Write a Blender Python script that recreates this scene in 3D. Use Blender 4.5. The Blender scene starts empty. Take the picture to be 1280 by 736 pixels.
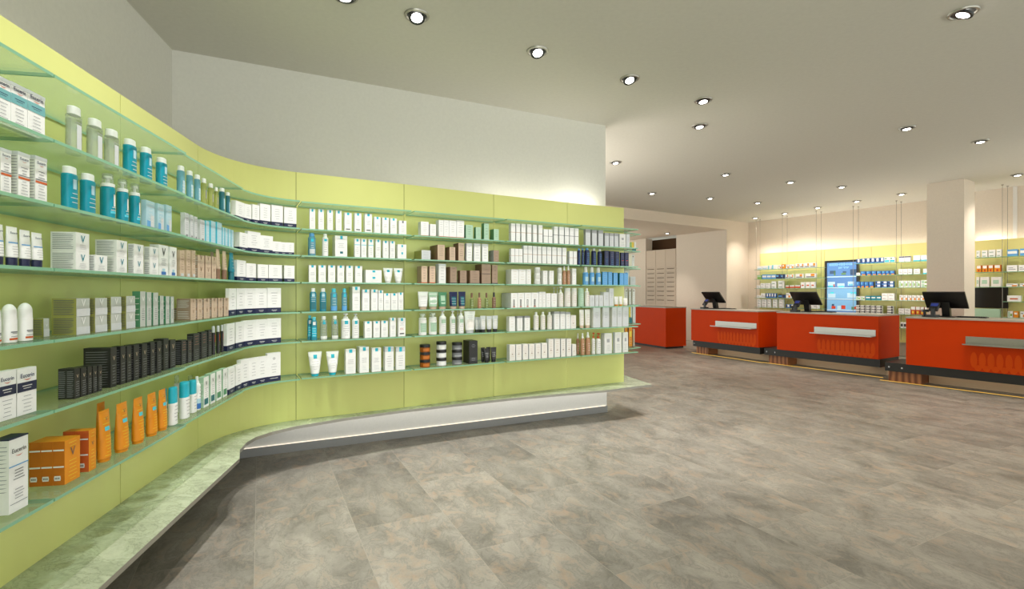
import bpy, bmesh, math, random
from mathutils import Vector, Matrix
random.seed(7)
SC = bpy.context.scene
COL = SC.collection
F, CX, HY, HC = 618.0, 640.0, 365.0, 1.35      # focal length, principal column, horizon row (of the 1280x736 photo), eye height
CEIL = HC + 1.885

# ------------------------------------------------------------------ materials
def lin(c):
    return tuple(((v/255.0)/12.92 if v/255.0 <= .04045 else ((v/255.0+.055)/1.055)**2.4) for v in c)
MATS = {}
def mat(name, rgb, rough=.5, metal=0.0, spec=.5, emit=None, es=0.0, alpha=None, bump=0.0, bscale=60.0, coat=0.0):
    m = bpy.data.materials.new(name); m.use_nodes = True
    nt = m.node_tree; b = nt.nodes['Principled BSDF']
    c = lin(rgb)
    b.inputs['Base Color'].default_value = (*c, 1)
    b.inputs['Roughness'].default_value = rough
    b.inputs['Metallic'].default_value = metal
    b.inputs['Specular IOR Level'].default_value = spec
    b.inputs['Coat Weight'].default_value = coat
    if emit:
        b.inputs['Emission Color'].default_value = (*lin(emit), 1); b.inputs['Emission Strength'].default_value = es
    # fine procedural tone variation so no surface is perfectly flat
    tc = nt.nodes.new('ShaderNodeTexCoord'); nz = nt.nodes.new('ShaderNodeTexNoise'); nz.inputs['Scale'].default_value = bscale
    nt.links.new(tc.outputs['Object'], nz.inputs['Vector'])
    mx = nt.nodes.new('ShaderNodeMix'); mx.data_type = 'RGBA'
    mx.inputs[6].default_value = (*[v*.95 for v in c], 1); mx.inputs[7].default_value = (*[min(1, v*1.05) for v in c], 1)
    nt.links.new(nz.outputs['Fac'], mx.inputs[0]); nt.links.new(mx.outputs[2], b.inputs['Base Color'])
    if bump:
        bp = nt.nodes.new('ShaderNodeBump'); bp.inputs['Strength'].default_value = bump; bp.inputs['Distance'].default_value = .002
        nt.links.new(nz.outputs['Fac'], bp.inputs['Height']); nt.links.new(bp.outputs['Normal'], b.inputs['Normal'])
    MATS[name] = m
    return m
def clearmat(name, tint, rgb, body=.25, gloss=.1, rough=.05, glow=False):
    """thin clear material: tinted transparency + a little body colour + fresnel gloss"""
    m = bpy.data.materials.new(name); m.use_nodes = True
    nt = m.node_tree; N = nt.nodes; L = nt.links
    N.remove(N['Principled BSDF']); out = N['Material Output']
    tr = N.new('ShaderNodeBsdfTransparent'); tr.inputs[0].default_value = (*lin(tint), 1)
    df = N.new('ShaderNodeBsdfPrincipled'); df.inputs['Base Color'].default_value = (*lin(rgb), 1); df.inputs['Roughness'].default_value = .4
    if glow:                                        # light falling on the sheet also shows on its other side
        tl = N.new('ShaderNodeBsdfTranslucent'); tl.inputs[0].default_value = (*lin(rgb), 1); mt = N.new('ShaderNodeMixShader'); mt.inputs[0].default_value = .6
        L.new(df.outputs[0], mt.inputs[1]); L.new(tl.outputs[0], mt.inputs[2]); df = mt
    gl = N.new('ShaderNodeBsdfGlossy'); gl.inputs['Roughness'].default_value = rough
    m1 = N.new('ShaderNodeMixShader'); m1.inputs[0].default_value = body
    L.new(tr.outputs[0], m1.inputs[1]); L.new(df.outputs[0], m1.inputs[2])
    lw = N.new('ShaderNodeLayerWeight'); lw.inputs['Blend'].default_value = .25
    mm = N.new('ShaderNodeMath'); mm.operation = 'MULTIPLY'; mm.inputs[1].default_value = gloss*5
    ma = N.new('ShaderNodeMath'); ma.operation = 'MINIMUM'; ma.inputs[1].default_value = .55
    L.new(lw.outputs['Fresnel'], mm.inputs[0]); L.new(mm.outputs[0], ma.inputs[0])
    m2 = N.new('ShaderNodeMixShader'); L.new(ma.outputs[0], m2.inputs[0])
    L.new(m1.outputs[0], m2.inputs[1]); L.new(gl.outputs[0], m2.inputs[2]); L.new(m2.outputs[0], out.inputs['Surface'])
    MATS[name] = m
    return m
for a in [
    ('white', (238,238,236), .42), ('offwhite', (224,224,220), .45), ('paper', (232,228,222), .5), ('grey', (160,162,164), .45), ('lightgrey', (204,207,209), .45),
    ('midgrey', (120,122,126), .5), ('darkgrey', (62,62,64), .45), ('black', (20,20,21), .35), ('softblack', (34,33,33), .4), ('navy', (24,33,78), .4), ('deepnavy', (16,26,66), .4),
    ('turq', (30,180,205), .4), ('teal', (18,128,148), .35), ('deepteal', (20,104,116), .35), ('cyan', (80,198,220), .35), ('paleblue', (172,206,218), .4),
    ('skyblue', (92,160,215), .4), ('blue', (48,108,180), .4), ('tealband', (112,172,176), .45), ('orange', (228,142,16), .4), ('ochre', (186,104,16), .42), ('deeporange', (196,84,24), .42), ('rust', (200,92,40), .45),
    ('amber', (150,80,18), .25), ('peach', (216,188,164), .45), ('beige', (200,176,152), .5), ('taupe', (160,136,116), .5), ('brown', (128,98,76), .5), ('silver', (190,194,188), .3),
    ('olive', (150,150,78), .45), ('palegreen', (172,204,178), .45), ('green', (80,140,104), .4), ('darkgreen', (30,86,70), .4), ('pink', (206,140,120), .4), ('red', (190,50,36), .4),
    ('gold', (190,160,70), .35), ('yellow', (236,206,70), .45), ('printgrey', (150,152,156), .6), ('printdark', (88,90,96), .6), ('printwhite', (226,226,222), .6), ('printnavy', (40,50,92), .6),
    ('limegreen', (126,170,70), .45), ('cream', (228,220,196), .5)]:
    mat(a[0], a[1], a[2])
clearmat('clear', (246,250,242), (238,244,236), .18, .12)
clearmat('clearteal', (40,205,220), (0,176,200), .62, .10)
clearmat('clearblue', (160,215,232), (132,196,216), .5, .10)
clearmat('clearyellow', (226,230,170), (214,220,150), .3, .12)
clearmat('clearpeach', (240,206,176), (216,174,140), .5, .10)
clearmat('glass', (243,251,244), (226,242,222), .17, .10, .03, True)
clearmat('pane', (226,242,232), (190,216,196), .12, .10, .03)
mat('glassedge', (132,182,150), .15, 0, .5)
mat('steel', (176,174,166), .3, .85); mat('brightsteel', (205,205,205), .2, 1.0)
mat('panelgreen', (214,216,136), .22, 0, .35, bscale=3); mat('panelyellow', (232,221,146), .3, 0, .35, bscale=3); mat('seam', (120,124,60), .6)
mat('plaster', (222,221,212), .85, 0, .2, bump=.15, bscale=40); mat('ceilingpaint', (216,214,204), .9, 0, .2, bump=.12, bscale=30)
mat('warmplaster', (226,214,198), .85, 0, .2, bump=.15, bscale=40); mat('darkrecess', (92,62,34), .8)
mat('kickwhite', (232,230,226), .5); mat('kickgrey', (150,150,150), .4, .3)
mat('counterred', (200,58,0), .5, 0, .12, bscale=4); mat('ovallightred', (214,76,8), .5, 0, .12, bscale=4); mat('beamblack', (30,28,24), .5)
mat('worktop', (168,160,148), .35, bscale=25); mat('plinthtan', (206,176,142), .6); mat('brassglow', (232,190,80), .35, .4, emit=(255,200,90), es=.45)
mat('lamp', (255,255,255), .3, emit=(255,250,240), es=14.0); mat('lampcup', (70,72,72), .35, .6); mat('lampring', (172,170,160), .35, .7)
mat('plasticblack', (16,15,15), .38); mat('screenblack', (14,12,11), .3); mat('screenblue', (36,50,120), .3, emit=(40,60,140), es=.2)
mat('drawerwood', (206,190,170), .55); mat('drawergap', (110,92,74), .7); mat('cable', (150,144,132), .35, .6)
mat('led', (255,240,220), .5, emit=(255,240,220), es=.7)
mat('videoblue', (84,130,190), .25, emit=(96,140,196), es=.28); mat('videopale', (118,176,220), .25, emit=(150,200,236), es=.28); mat('videowhite', (176,212,234), .25, emit=(214,234,246), es=.28)
mat('videoteal', (70,200,215), .25, emit=(70,200,215), es=.42); mat('videored', (190,60,30), .25, emit=(190,60,30), es=.42); mat('videogreen', (90,130,90), .25, emit=(90,130,90), es=.42); mat('videodark', (52,78,110), .25, emit=(52,78,110), es=.42)

def woodmat():
    m = bpy.data.materials.new('wood'); m.use_nodes = True; nt = m.node_tree; b = nt.nodes['Principled BSDF']
    tc = nt.nodes.new('ShaderNodeTexCoord'); w = nt.nodes.new('ShaderNodeTexWave'); w.inputs['Scale'].default_value = 4; w.inputs['Distortion'].default_value = 2
    r = nt.nodes.new('ShaderNodeValToRGB'); r.color_ramp.elements[0].color = (*lin((112,62,34)), 1); r.color_ramp.elements[1].color = (*lin((178,116,70)), 1)
    nt.links.new(tc.outputs['Object'], w.inputs['Vector']); nt.links.new(w.outputs['Fac'], r.inputs[0]); nt.links.new(r.outputs[0], b.inputs['Base Color'])
    b.inputs['Roughness'].default_value = .5; MATS['wood'] = m
woodmat()

def stonemat(name, angle, tw, th, base, dark, warm, rough, grout):
    m = bpy.data.materials.new(name); m.use_nodes = True; nt = m.node_tree; N = nt.nodes; L = nt.links; b = N['Principled BSDF']
    tc = N.new('ShaderNodeTexCoord'); mp = N.new('ShaderNodeMapping'); mp.inputs['Rotation'].default_value = (0, 0, angle); mp.inputs['Location'].default_value = (-.343, -.025, 0)
    L.new(tc.outputs['Object'], mp.inputs['Vector'])
    br = N.new('ShaderNodeTexBrick'); br.inputs['Scale'].default_value = 1.0; br.inputs['Brick Width'].default_value = tw; br.inputs['Row Height'].default_value = th
    br.inputs['Mortar Size'].default_value = 0.0012; br.inputs['Mortar Smooth'].default_value = .1; br.offset = .5
    br.inputs['Color1'].default_value = (0, 0, 0, 1); br.inputs['Color2'].default_value = (1, 1, 1, 1); br.inputs['Mortar'].default_value = (.5, .5, .5, 1)
    L.new(mp.outputs[0], br.inputs['Vector'])
    # every tile gets its own offset of the veining
    va = N.new('ShaderNodeVectorMath'); va.operation = 'SCALE'; va.inputs['Scale'].default_value = 23.7; L.new(br.outputs['Color'], va.inputs[0])
    vb = N.new('ShaderNodeVectorMath'); vb.operation = 'ADD'; L.new(mp.outputs[0], vb.inputs[0]); L.new(va.outputs[0], vb.inputs[1])
    st = N.new('ShaderNodeMapping'); st.inputs['Scale'].default_value = (1.0, 1.6, 1); st.inputs['Rotation'].default_value = (0, 0, .9); L.new(vb.outputs[0], st.inputs['Vector'])
    n1 = N.new('ShaderNodeTexNoise'); n1.inputs['Scale'].default_value = 2.2; n1.inputs['Detail'].default_value = 9; n1.inputs['Roughness'].default_value = .68; n1.inputs['Distortion'].default_value = .55; L.new(st.outputs[0], n1.inputs['Vector'])
    n2 = N.new('ShaderNodeTexNoise'); n2.inputs['Scale'].default_value = 6.0; n2.inputs['Detail'].default_value = 12; n2.inputs['Roughness'].default_value = .7; n2.inputs['Distortion'].default_value = .9; L.new(st.outputs[0], n2.inputs['Vector'])
    n3 = N.new('ShaderNodeTexNoise'); n3.inputs['Scale'].default_value = 90; n3.inputs['Detail'].default_value = 3; L.new(mp.outputs[0], n3.inputs['Vector'])
    r1 = N.new('ShaderNodeValToRGB'); e = r1.color_ramp.elements
    e[0].position = .32; e[0].color = (*lin(dark), 1); e[1].position = .68; e[1].color = (*lin([min(255, v*1.14) for v in base]), 1)
    x = e.new(.5); x.color = (*lin(base), 1); L.new(n1.outputs['Fac'], r1.inputs[0])
    r2 = N.new('ShaderNodeValToRGB'); r2.color_ramp.elements[0].position = .52; r2.color_ramp.elements[0].color = (0,0,0,1); r2.color_ramp.elements[1].position = .68; r2.color_ramp.elements[1].color = (1,1,1,1)
    L.new(n2.outputs['Fac'], r2.inputs[0])
    f2 = N.new('ShaderNodeMath'); f2.operation = 'MULTIPLY'; f2.inputs[1].default_value = .6; L.new(r2.outputs[0], f2.inputs[0])
    m1 = N.new('ShaderNodeMix'); m1.data_type = 'RGBA'; m1.inputs[7].default_value = (*lin(warm), 1); L.new(f2.outputs[0], m1.inputs[0]); L.new(r1.outputs[0], m1.inputs[6])
    # thin dark veins
    r4 = N.new('ShaderNodeValToRGB'); ee = r4.color_ramp.elements; ee[0].position = .470; ee[0].color = (0,0,0,1); ee[1].position = .53; ee[1].color = (0,0,0,1); y = ee.new(.5); y.color = (1,1,1,1)
    L.new(n2.outputs['Fac'], r4.inputs[0]); f4 = N.new('ShaderNodeMath'); f4.operation = 'MULTIPLY'; f4.inputs[1].default_value = .32; L.new(r4.outputs[0], f4.inputs[0])
    m2 = N.new('ShaderNodeMix'); m2.data_type = 'RGBA'; m2.inputs[7].default_value = (*lin([v*.72 for v in dark]), 1); L.new(f4.outputs[0], m2.inputs[0]); L.new(m1.outputs[2], m2.inputs[6])
    # per tile tone
    tn = N.new('ShaderNodeMapRange'); tn.inputs[3].default_value = .88; tn.inputs[4].default_value = 1.08; L.new(br.outputs['Color'], tn.inputs[0])
    gr = N.new('ShaderNodeMapRange'); gr.inputs[3].default_value = .86; gr.inputs[4].default_value = 1.14; L.new(n3.outputs['Fac'], gr.inputs[0])
    pm = N.new('ShaderNodeMath'); pm.operation = 'MULTIPLY'; L.new(tn.outputs[0], pm.inputs[0]); L.new(gr.outputs[0], pm.inputs[1])
    m3 = N.new('ShaderNodeVectorMath'); m3.operation = 'SCALE'; L.new(m2.outputs[2], m3.inputs[0]); L.new(pm.outputs[0], m3.inputs['Scale'])
    m4 = N.new('ShaderNodeMix'); m4.data_type = 'RGBA'; m4.inputs[7].default_value = (*lin(grout), 1); L.new(br.outputs['Fac'], m4.inputs[0]); L.new(m3.outputs[0], m4.inputs[6])
    L.new(m4.outputs[2], b.inputs['Base Color'])
    rr = N.new('ShaderNodeMapRange'); rr.inputs[3].default_value = rough-.08; rr.inputs[4].default_value = rough+.12; L.new(n1.outputs['Fac'], rr.inputs[0]); L.new(rr.outputs[0], b.inputs['Roughness'])
    bp = N.new('ShaderNodeBump'); bp.inputs['Strength'].default_value = .12; bp.inputs['Distance'].default_value = .004; L.new(n2.outputs['Fac'], bp.inputs['Height']); L.new(bp.outputs[0], b.inputs['Normal'])
    b.inputs['Specular IOR Level'].default_value = .4
    MATS[name] = m
TILE_ANG = math.radians(117)
stonemat('floorstone', -TILE_ANG, 1.024, .512, (141,136,126), (110,106,97), (168,142,118), .42, (158,152,140))
stonemat('slabstonelit', .2, 3.0, 3.0, (176,184,160), (140,150,126), (206,212,190), .22, (176,184,160))  # pale veins double as light streaks from the glass shelves, painted into the stone

# ------------------------------------------------------------------ mesh builder
TEXTC = {}
def textmesh(s, bold=True):
    if s not in TEXTC:
        cu = bpy.data.curves.new('t', 'FONT'); cu.body = s; cu.size = 1.0; cu.align_x = 'CENTER'; cu.resolution_u = 3; cu.offset = .012
        ob = bpy.data.objects.new('t', cu); COL.objects.link(ob)
        dg = bpy.context.evaluated_depsgraph_get(); me = ob.evaluated_get(dg).to_mesh()
        TEXTC[s] = ([tuple(v.co) for v in me.vertices], [tuple(p.vertices) for p in me.polygons])
        ob.evaluated_get(dg).to_mesh_clear(); bpy.data.objects.remove(ob); bpy.data.curves.remove(cu)
    return TEXTC[s]
class MB:
    def __init__(self): self.v = []; self.f = []; self.m = []; self.s = []; self.names = []
    def mi(self, name):
        if name not in self.names: self.names.append(name)
        return self.names.index(name)
    def add(self, vs, fs, m, smooth=False):
        o = len(self.v); self.v += [tuple(p) for p in vs]; i = self.mi(m)
        for f in fs: self.f.append(tuple(o+k for k in f)); self.m.append(i); self.s.append(smooth)
    def box(self, x0, x1, y0, y1, z0, z1, m, front=None, top=None, M=None):
        P = [(x0,y0,z0),(x1,y0,z0),(x1,y1,z0),(x0,y1,z0),(x0,y0,z1),(x1,y0,z1),(x1,y1,z1),(x0,y1,z1)]
        if M is not None: P = [tuple(M @ Vector(p)) for p in P]
        self.add(P, [(0,3,2,1),(2,3,7,6),(3,0,4,7),(1,2,6,5)], m)
        self.add([P[0],P[1],P[5],P[4]], [(0,1,2,3)], front or m); self.add(P[4:], [(0,1,2,3)], top or m)
    def quad(self, x0, x1, z0, z1, y, m): self.add([(x0,y,z0),(x1,y,z0),(x1,y,z1),(x0,y,z1)], [(0,1,2,3)], m)
    def prism(self, poly, z0, z1, m, edge=None):
        n = len(poly); b = [(p[0],p[1],z0) for p in poly]; t = [(p[0],p[1],z1) for p in poly]
        self.add(b, [tuple(range(n-1,-1,-1))], m); self.add(t, [tuple(range(n))], m)
        self.add(b+t, [(i,(i+1)%n,n+(i+1)%n,n+i) for i in range(n)], edge or m)
    def loft(self, prof, mats, n=18, ex=2.0, cx=0, cy=0, smooth=True, caps=True):
        """prof [(z, rx, ry)]; mats: one name or one per band"""
        ring = []
        for z, rx, ry in prof:
            R = []
            for k in range(n):
                a = 2*math.pi*k/n; c, s = math.cos(a), math.sin(a)
                R.append((cx+rx*math.copysign(abs(c)**(2/ex), c), cy+ry*math.copysign(abs(s)**(2/ex), s), z))
            ring.append(R)
        for i in range(len(prof)-1):
            mm = mats if isinstance(mats, str) else mats[i]
            self.add(ring[i]+ring[i+1], [(k,(k+1)%n,n+(k+1)%n,n+k) for k in range(n)], mm, smooth)
        if caps:
            self.add(ring[0], [tuple(range(n-1,-1,-1))], mats if isinstance(mats, str) else mats[0])
            self.add(ring[-1], [tuple(range(n))], mats if isinstance(mats, str) else mats[-1])
    def patch(self, prof, z0, z1, a0, a1, m, ex=2.0, cx=0, cy=0, eps=.0006):
        """label on the front of a loft; angles in degrees either side of the front"""
        def at(z):
            for (za,xa,ya),(zb,xb,yb) in zip(prof, prof[1:]):
                if za <= z <= zb and zb > za:
                    t = (z-za)/(zb-za); return xa+(xb-xa)*t, ya+(yb-ya)*t
            return prof[-1][1:]
        zs = [z0, z0+(z1-z0)*.5, z1]; K = 6; vs = []
        for z in zs:
            rx, ry = at(z); rx += eps; ry += eps
            for k in range(K+1):
                a = math.radians(-90+a0+(a1-a0)*k/K); c, s = math.cos(a), math.sin(a)
                vs.append((cx+rx*math.copysign(abs(c)**(2/ex), c), cy+ry*math.copysign(abs(s)**(2/ex), s), z))
        self.add(vs, [(j*(K+1)+k, j*(K+1)+k+1, (j+1)*(K+1)+k+1, (j+1)*(K+1)+k) for j in range(2) for k in range(K)], m, True)
    def text(self, s, x, z, size, y, m, sx=1.0):
        vs, fs = textmesh(s); self.add([(x+v[0]*size*sx, y, z+v[1]*size) for v in vs], fs, m)
    def tube(self, p, q, r, m, n=8):
        p = Vector(p); q = Vector(q); d = (q-p).normalized(); u = d.orthogonal().normalized(); w = d.cross(u)
        vs = [tuple(c+u*r*math.cos(2*math.pi*k/n)+w*r*math.sin(2*math.pi*k/n)) for c in (p, q) for k in range(n)]
        self.add(vs, [(k,(k+1)%n,n+(k+1)%n,n+k) for k in range(n)], m, True); self.add(vs[:n], [tuple(range(n-1,-1,-1))], m); self.add(vs[n:], [tuple(range(n))], m)
    def build(self, name, parent=None):
        me = bpy.data.meshes.new(name); me.from_pydata(self.v, [], self.f)
        for n in self.names: me.materials.append(MATS[n])
        me.polygons.foreach_set('material_index', self.m); me.polygons.foreach_set('use_smooth', self.s); me.update()
        o = bpy.data.objects.new(name, me); COL.objects.link(o)
        if parent is not None: o.parent = parent
        return o
def tag(o, label, cat, group=None):
    o['label'] = label; o['category'] = cat
    if group: o['group'] = group
    return o
def struct(o): o['kind'] = 'structure'; return o
def empty(name, loc=(0,0,0), rz=0):
    o = bpy.data.objects.new(name, None); o.empty_display_size = .05; COL.objects.link(o); o.location = loc; o.rotation_euler = (0,0,rz); return o
def ray(px): return (px-CX)/F
def ground(px, py, h):
    """world point seen at a photo pixel, at height h"""
    y = F*(HC-h)/(py-HY); return (ray(px)*y, y)

# ------------------------------------------------------------------ the wall line of the shelving
class Path:
    def __init__(self, pts): 
        self.p = [Vector(q) for q in pts]; self.c = [0.0]
        for a, b in zip(self.p, self.p[1:]): self.c.append(self.c[-1]+(b-a).length)
        self.s0 = 0.0
    def at(self, s, off=0.0):
        t = s+self.s0; i = 0
        while i < len(self.c)-2 and t > self.c[i+1]: i += 1
        a, b = self.p[i], self.p[i+1]; d = (b-a).normalized(); u = (t-self.c[i])/(self.c[i+1]-self.c[i])
        # blended tangents keep corners smooth
        def tan(k):
            lo = max(0, k-1); hi = min(len(self.p)-1, k+1); return (self.p[hi]-self.p[lo]).normalized()
        uu = min(1, max(0, u)); td = (tan(i)*(1-uu)+tan(i+1)*uu).normalized() if len(self.p) > 2 else d
        q = a+(b-a)*u; n = Vector((td.y, -td.x)); return q+n*off, td
    def find(self, px, off, lo, hi):
        r = ray(px); g = lambda s: (lambda q: q.x-r*q.y)(self.at(s, off)[0])
        for _ in range(50):
            m = (lo+hi)/2
            if g(m) < 0: lo = m
            else: hi = m
        return (lo+hi)/2
_dirL = Vector((-.183, .983))
_L1 = Vector((-2.015, 3.17)); _A1 = Vector((-1.694, 3.878))
_pts = [(-1.737+.183*2.2, 1.677-.983*2.2)]
for k in range(8): _pts.append(tuple(Vector(_pts[0])+(_L1-Vector(_pts[0]))*(k+1)/9))
_t0 = math.radians(90+10.55)           # heading of the straight stretch
_R = .681
_ctr = _L1+Vector((math.sin(_t0), -math.cos(_t0)))*_R
for k in range(0, 13):
    th = _t0-math.radians(69.6)*k/12
    q = _ctr-Vector((math.sin(th), -math.cos(th)))*_R
    e = k/12; end = _ctr-Vector((math.sin(_t0-math.radians(69.6)), -math.cos(_t0-math.radians(69.6))))*_R
    _pts.append(tuple(q+(_A1-end)*e))
_pts += [(-.941,4.308), (-.177,4.767), (.58,5.192), (1.255,5.54)]
WALL = Path(_pts)
WALL.s0 = WALL.c[9]                    # s = 0 where the curve begins
S_ARC = WALL.c[21]-WALL.s0; S_E = WALL.c[22]-WALL.s0; S_F = WALL.c[23]-WALL.s0; S_G = WALL.c[24]-WALL.s0; S_H = WALL.c[25]-WALL.s0
BAYS = {'A': (-3.35,-1.717), 'B': (-1.717,-.833), 'C': (-.833,0), 'D': (0,S_ARC), 'E': (S_ARC,S_E), 'F': (S_E,S_F), 'G': (S_F,S_G), 'H': (S_G,S_H)}
DEPTH = {'A': .285, 'B': .285, 'C': .27, 'D': .26, 'E': .235, 'F': .235, 'G': .24, 'H': .245}
BAYNAME = {'A': 'frontmost bay of green wall', 'B': 'second bay before the curve', 'C': 'straight bay before the curve', 'D': 'curved corner bay',
           'E': 'first bay past the curve', 'F': 'second bay past the curve', 'G': 'third bay past the curve', 'H': 'last bay past the curve'}
SH = [HC+s for s in (.6765,.4747,.2747,.0746,-.1475,-.366,-.641)]
ORD = ['first','second','third','fourth','fifth','sixth','seventh','eighth','ninth','tenth','eleventh','twelfth','thirteenth','fourteenth','fifteenth','sixteenth']
SLAB = .346; PTOP = HC+.941
# ------------------------------------------------------------------ product makers (front face at y = 0, base at z = 0)
RND = random.Random(3)
def lines(b, w, z0, z1, n, m, y=-.0006, frac=.6, th=.0016):
    for k in range(n):
        z = z1-(z1-z0)*k/max(1, n-1); ww = w*frac*RND.uniform(.55, 1)
        b.quad(-ww/2, ww/2, z-th/2, z+th/2, y, m)
def carton(w, h, d, st):
    b = MB(); body = st['b']; front = st.get('front', body)
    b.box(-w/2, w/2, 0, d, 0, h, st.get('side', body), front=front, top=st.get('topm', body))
    e = .0007
    for z0, z1, m in st.get('wrap', []): b.box(-w/2-e, w/2+e, -e, d+e, h*z0-e*(z0 == 0)*0, h*z1+e*(z1 == 1), m)
    for z0, z1, m in st.get('band', []): b.quad(-w/2, w/2, h*z0, h*z1, -.0009, m)
    for x0, x1, z0, z1, m in st.get('rect', []): b.quad(-w/2+w*x0, -w/2+w*x1, h*z0, h*z1, -.0012, m)
    for z0, z1, n, m in st.get('lines', []): lines(b, w, h*z0, h*z1, n, m, -.0014, st.get('lw', .6), st.get('lt', min(.0022, h*.012)))
    for z0, z1, n, m in st.get('sidelines', []):
        for k in range(n):
            z = h*(z1-(z1-z0)*k/max(1, n-1)); x = -w/2-.0008
            b.add([(x,d*.92,z-.0012),(x,d*RND.uniform(.08,.4),z-.0012),(x,d*.08,z+.0012),(x,d*.92,z+.0012)], [(0,1,2,3)], m)
    if 'tag' in st:      # price tag on the flank
        x = -w/2-.0012; z = h*.16; r = h*.055
        b.add([(x,d*.86,z-r),(x,d*.90,z),(x,d*.86,z+r),(x,d*.34,z+r),(x,d*.30,z),(x,d*.34,z-r)], [(0,1,2,3,4,5)], 'printwhite')
        for k in range(4): b.add([(x-.0003,d*(.80-.11*k),z-r*.4),(x-.0003,d*(.74-.11*k),z-r*.4),(x-.0003,d*(.74-.11*k),z+r*.4),(x-.0003,d*(.80-.11*k),z+r*.4)], [(0,1,2,3)], 'darkgrey')
        for zz in (.42, .80): b.add([(x,d*.96,h*(zz-.018)),(x,d*.04,h*(zz-.018)),(x,d*.04,h*(zz+.018)),(x,d*.96,h*(zz+.018))], [(0,1,2,3)], 'printwhite')
    for s, zf, size, m in st.get('text', []): b.text(s, 0, h*zf, size*w, -.0016, m)
    if 'swoosh' in st:   # red-orange smile under the wordmark
        z = h*st['swoosh']; pts = [(-w*.20+w*.40*k/8, z-w*.07*math.sin(math.pi*k/8)) for k in range(9)]
        pts += [(x, zz+w*.035*math.sin(math.pi*(8-k)/8)) for k, (x, zz) in enumerate(reversed(pts))]
        b.add([(x,-.0016,zz) for x, zz in pts], [tuple(range(len(pts)))], 'deeporange')
    return b
def o_carton(w, h, d, st): return carton(w, h, d, st).build('carton')
def o_bottle(w, h, d, st):
    """round or oval bottle with a separate cap; depth d"""
    rx = w/2; ry = min(d, w*st.get('flat', 1.0))/2; ex = st.get('ex', 2.0); ch = st.get('cap', .18)*h; cw = st.get('capw', .62); sh = st.get('shoulder', .08)*h
    z1 = h-ch
    prof = [(0, rx*.93, ry*.93), (.012*h, rx, ry), (z1-sh, rx, ry), (z1-sh*.35, rx*(cw+(1-cw)*.55), ry*(cw+(1-cw)*.55)), (z1, rx*cw, ry*cw)]
    b = MB(); b.loft(prof, st['b'], ex=ex, cy=ry)
    if 'fill' in st:
        b.loft([(.006*h, rx*.88, ry*.88), (z1*st.get('level', .9), rx*.9, ry*.9)], st['fill'], ex=ex, cy=ry)
    for z0, z1b, a, m in st.get('patch', []): b.patch(prof, h*z0, h*z1b, -a, a, m, ex=ex, cy=ry)
    for z0, zz, n, m in st.get('lines', []):
        for k in range(n):
            z = h*(zz-(zz-z0)*k/max(1, n-1)); a = RND.uniform(18, 38); b.patch(prof, z-h*.006, z+h*.006, -a, a, m, ex=ex, cy=ry, eps=.0012)
    o = b.build(st.get('name', 'bottle'))
    c = MB(); kind = st.get('capkind', 'flip'); cr = rx*cw*.98; cry = ry*cw*.98; cm = st.get('capm', 'white')
    if kind == 'flip': c.loft([(z1-.001, cr, cry), (h-ch*.12, cr*.97, cry*.97), (h, cr*.86, cry*.86)], cm, ex=ex, cy=ry)
    elif kind == 'dome': c.loft([(z1-.001, rx*1.0, ry), (z1+ch*.02, rx*.97, ry*.97), (z1+ch*.45, rx*.95, ry*.95)] + [(z1+ch*(.45+.55*math.sin(a)), rx*math.cos(a)*.95, ry*math.cos(a)*.95) for a in (.3, .6, .9, 1.2, 1.45)], cm, ex=ex, cy=ry)
    elif kind == 'pump':
        c.loft([(z1-.001, cr, cry), (z1+ch*.35, cr, cry), (z1+ch*.4, cr*.35, cry*.35), (z1+ch*.72, cr*.35, cry*.35), (z1+ch*.74, cr*.95, cry*.8), (h, cr*.9, cry*.75)], cm, cy=ry)
        c.box(-cr*.28, cr*.28, ry-cry*2.1, ry, z1+ch*.78, h-.001, cm)
    elif kind == 'foam':
        c.loft([(z1-.001, rx*.96, ry*.96), (z1+ch*.22, rx*.96, ry*.96), (z1+ch*.25, rx*.8, ry*.8), (h-ch*.08, rx*.76, ry*.76), (h, rx*.6, ry*.6)], ['white', 'white', 'clear', 'clear'], cy=ry)
        c.loft([(z1+ch*.24, rx*.3, ry*.3), (z1+ch*.6, rx*.3, ry*.3), (z1+ch*.62, rx*.6, ry*.6), (z1+ch*.8, rx*.55, ry*.55)], 'white', cy=ry, n=12)
    elif kind == 'mist':
        c.loft([(z1-.001, cr, cry), (z1+ch*.3, cr*.92, cry*.92), (z1+ch*.35, cr*.7, cry*.7), (h-ch*.1, cr*.66, cry*.66), (h, cr*.5, cry*.5)], cm, cy=ry)
    c.build('pump' if kind in ('pump', 'foam') else 'cap', o)
    return o
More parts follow.
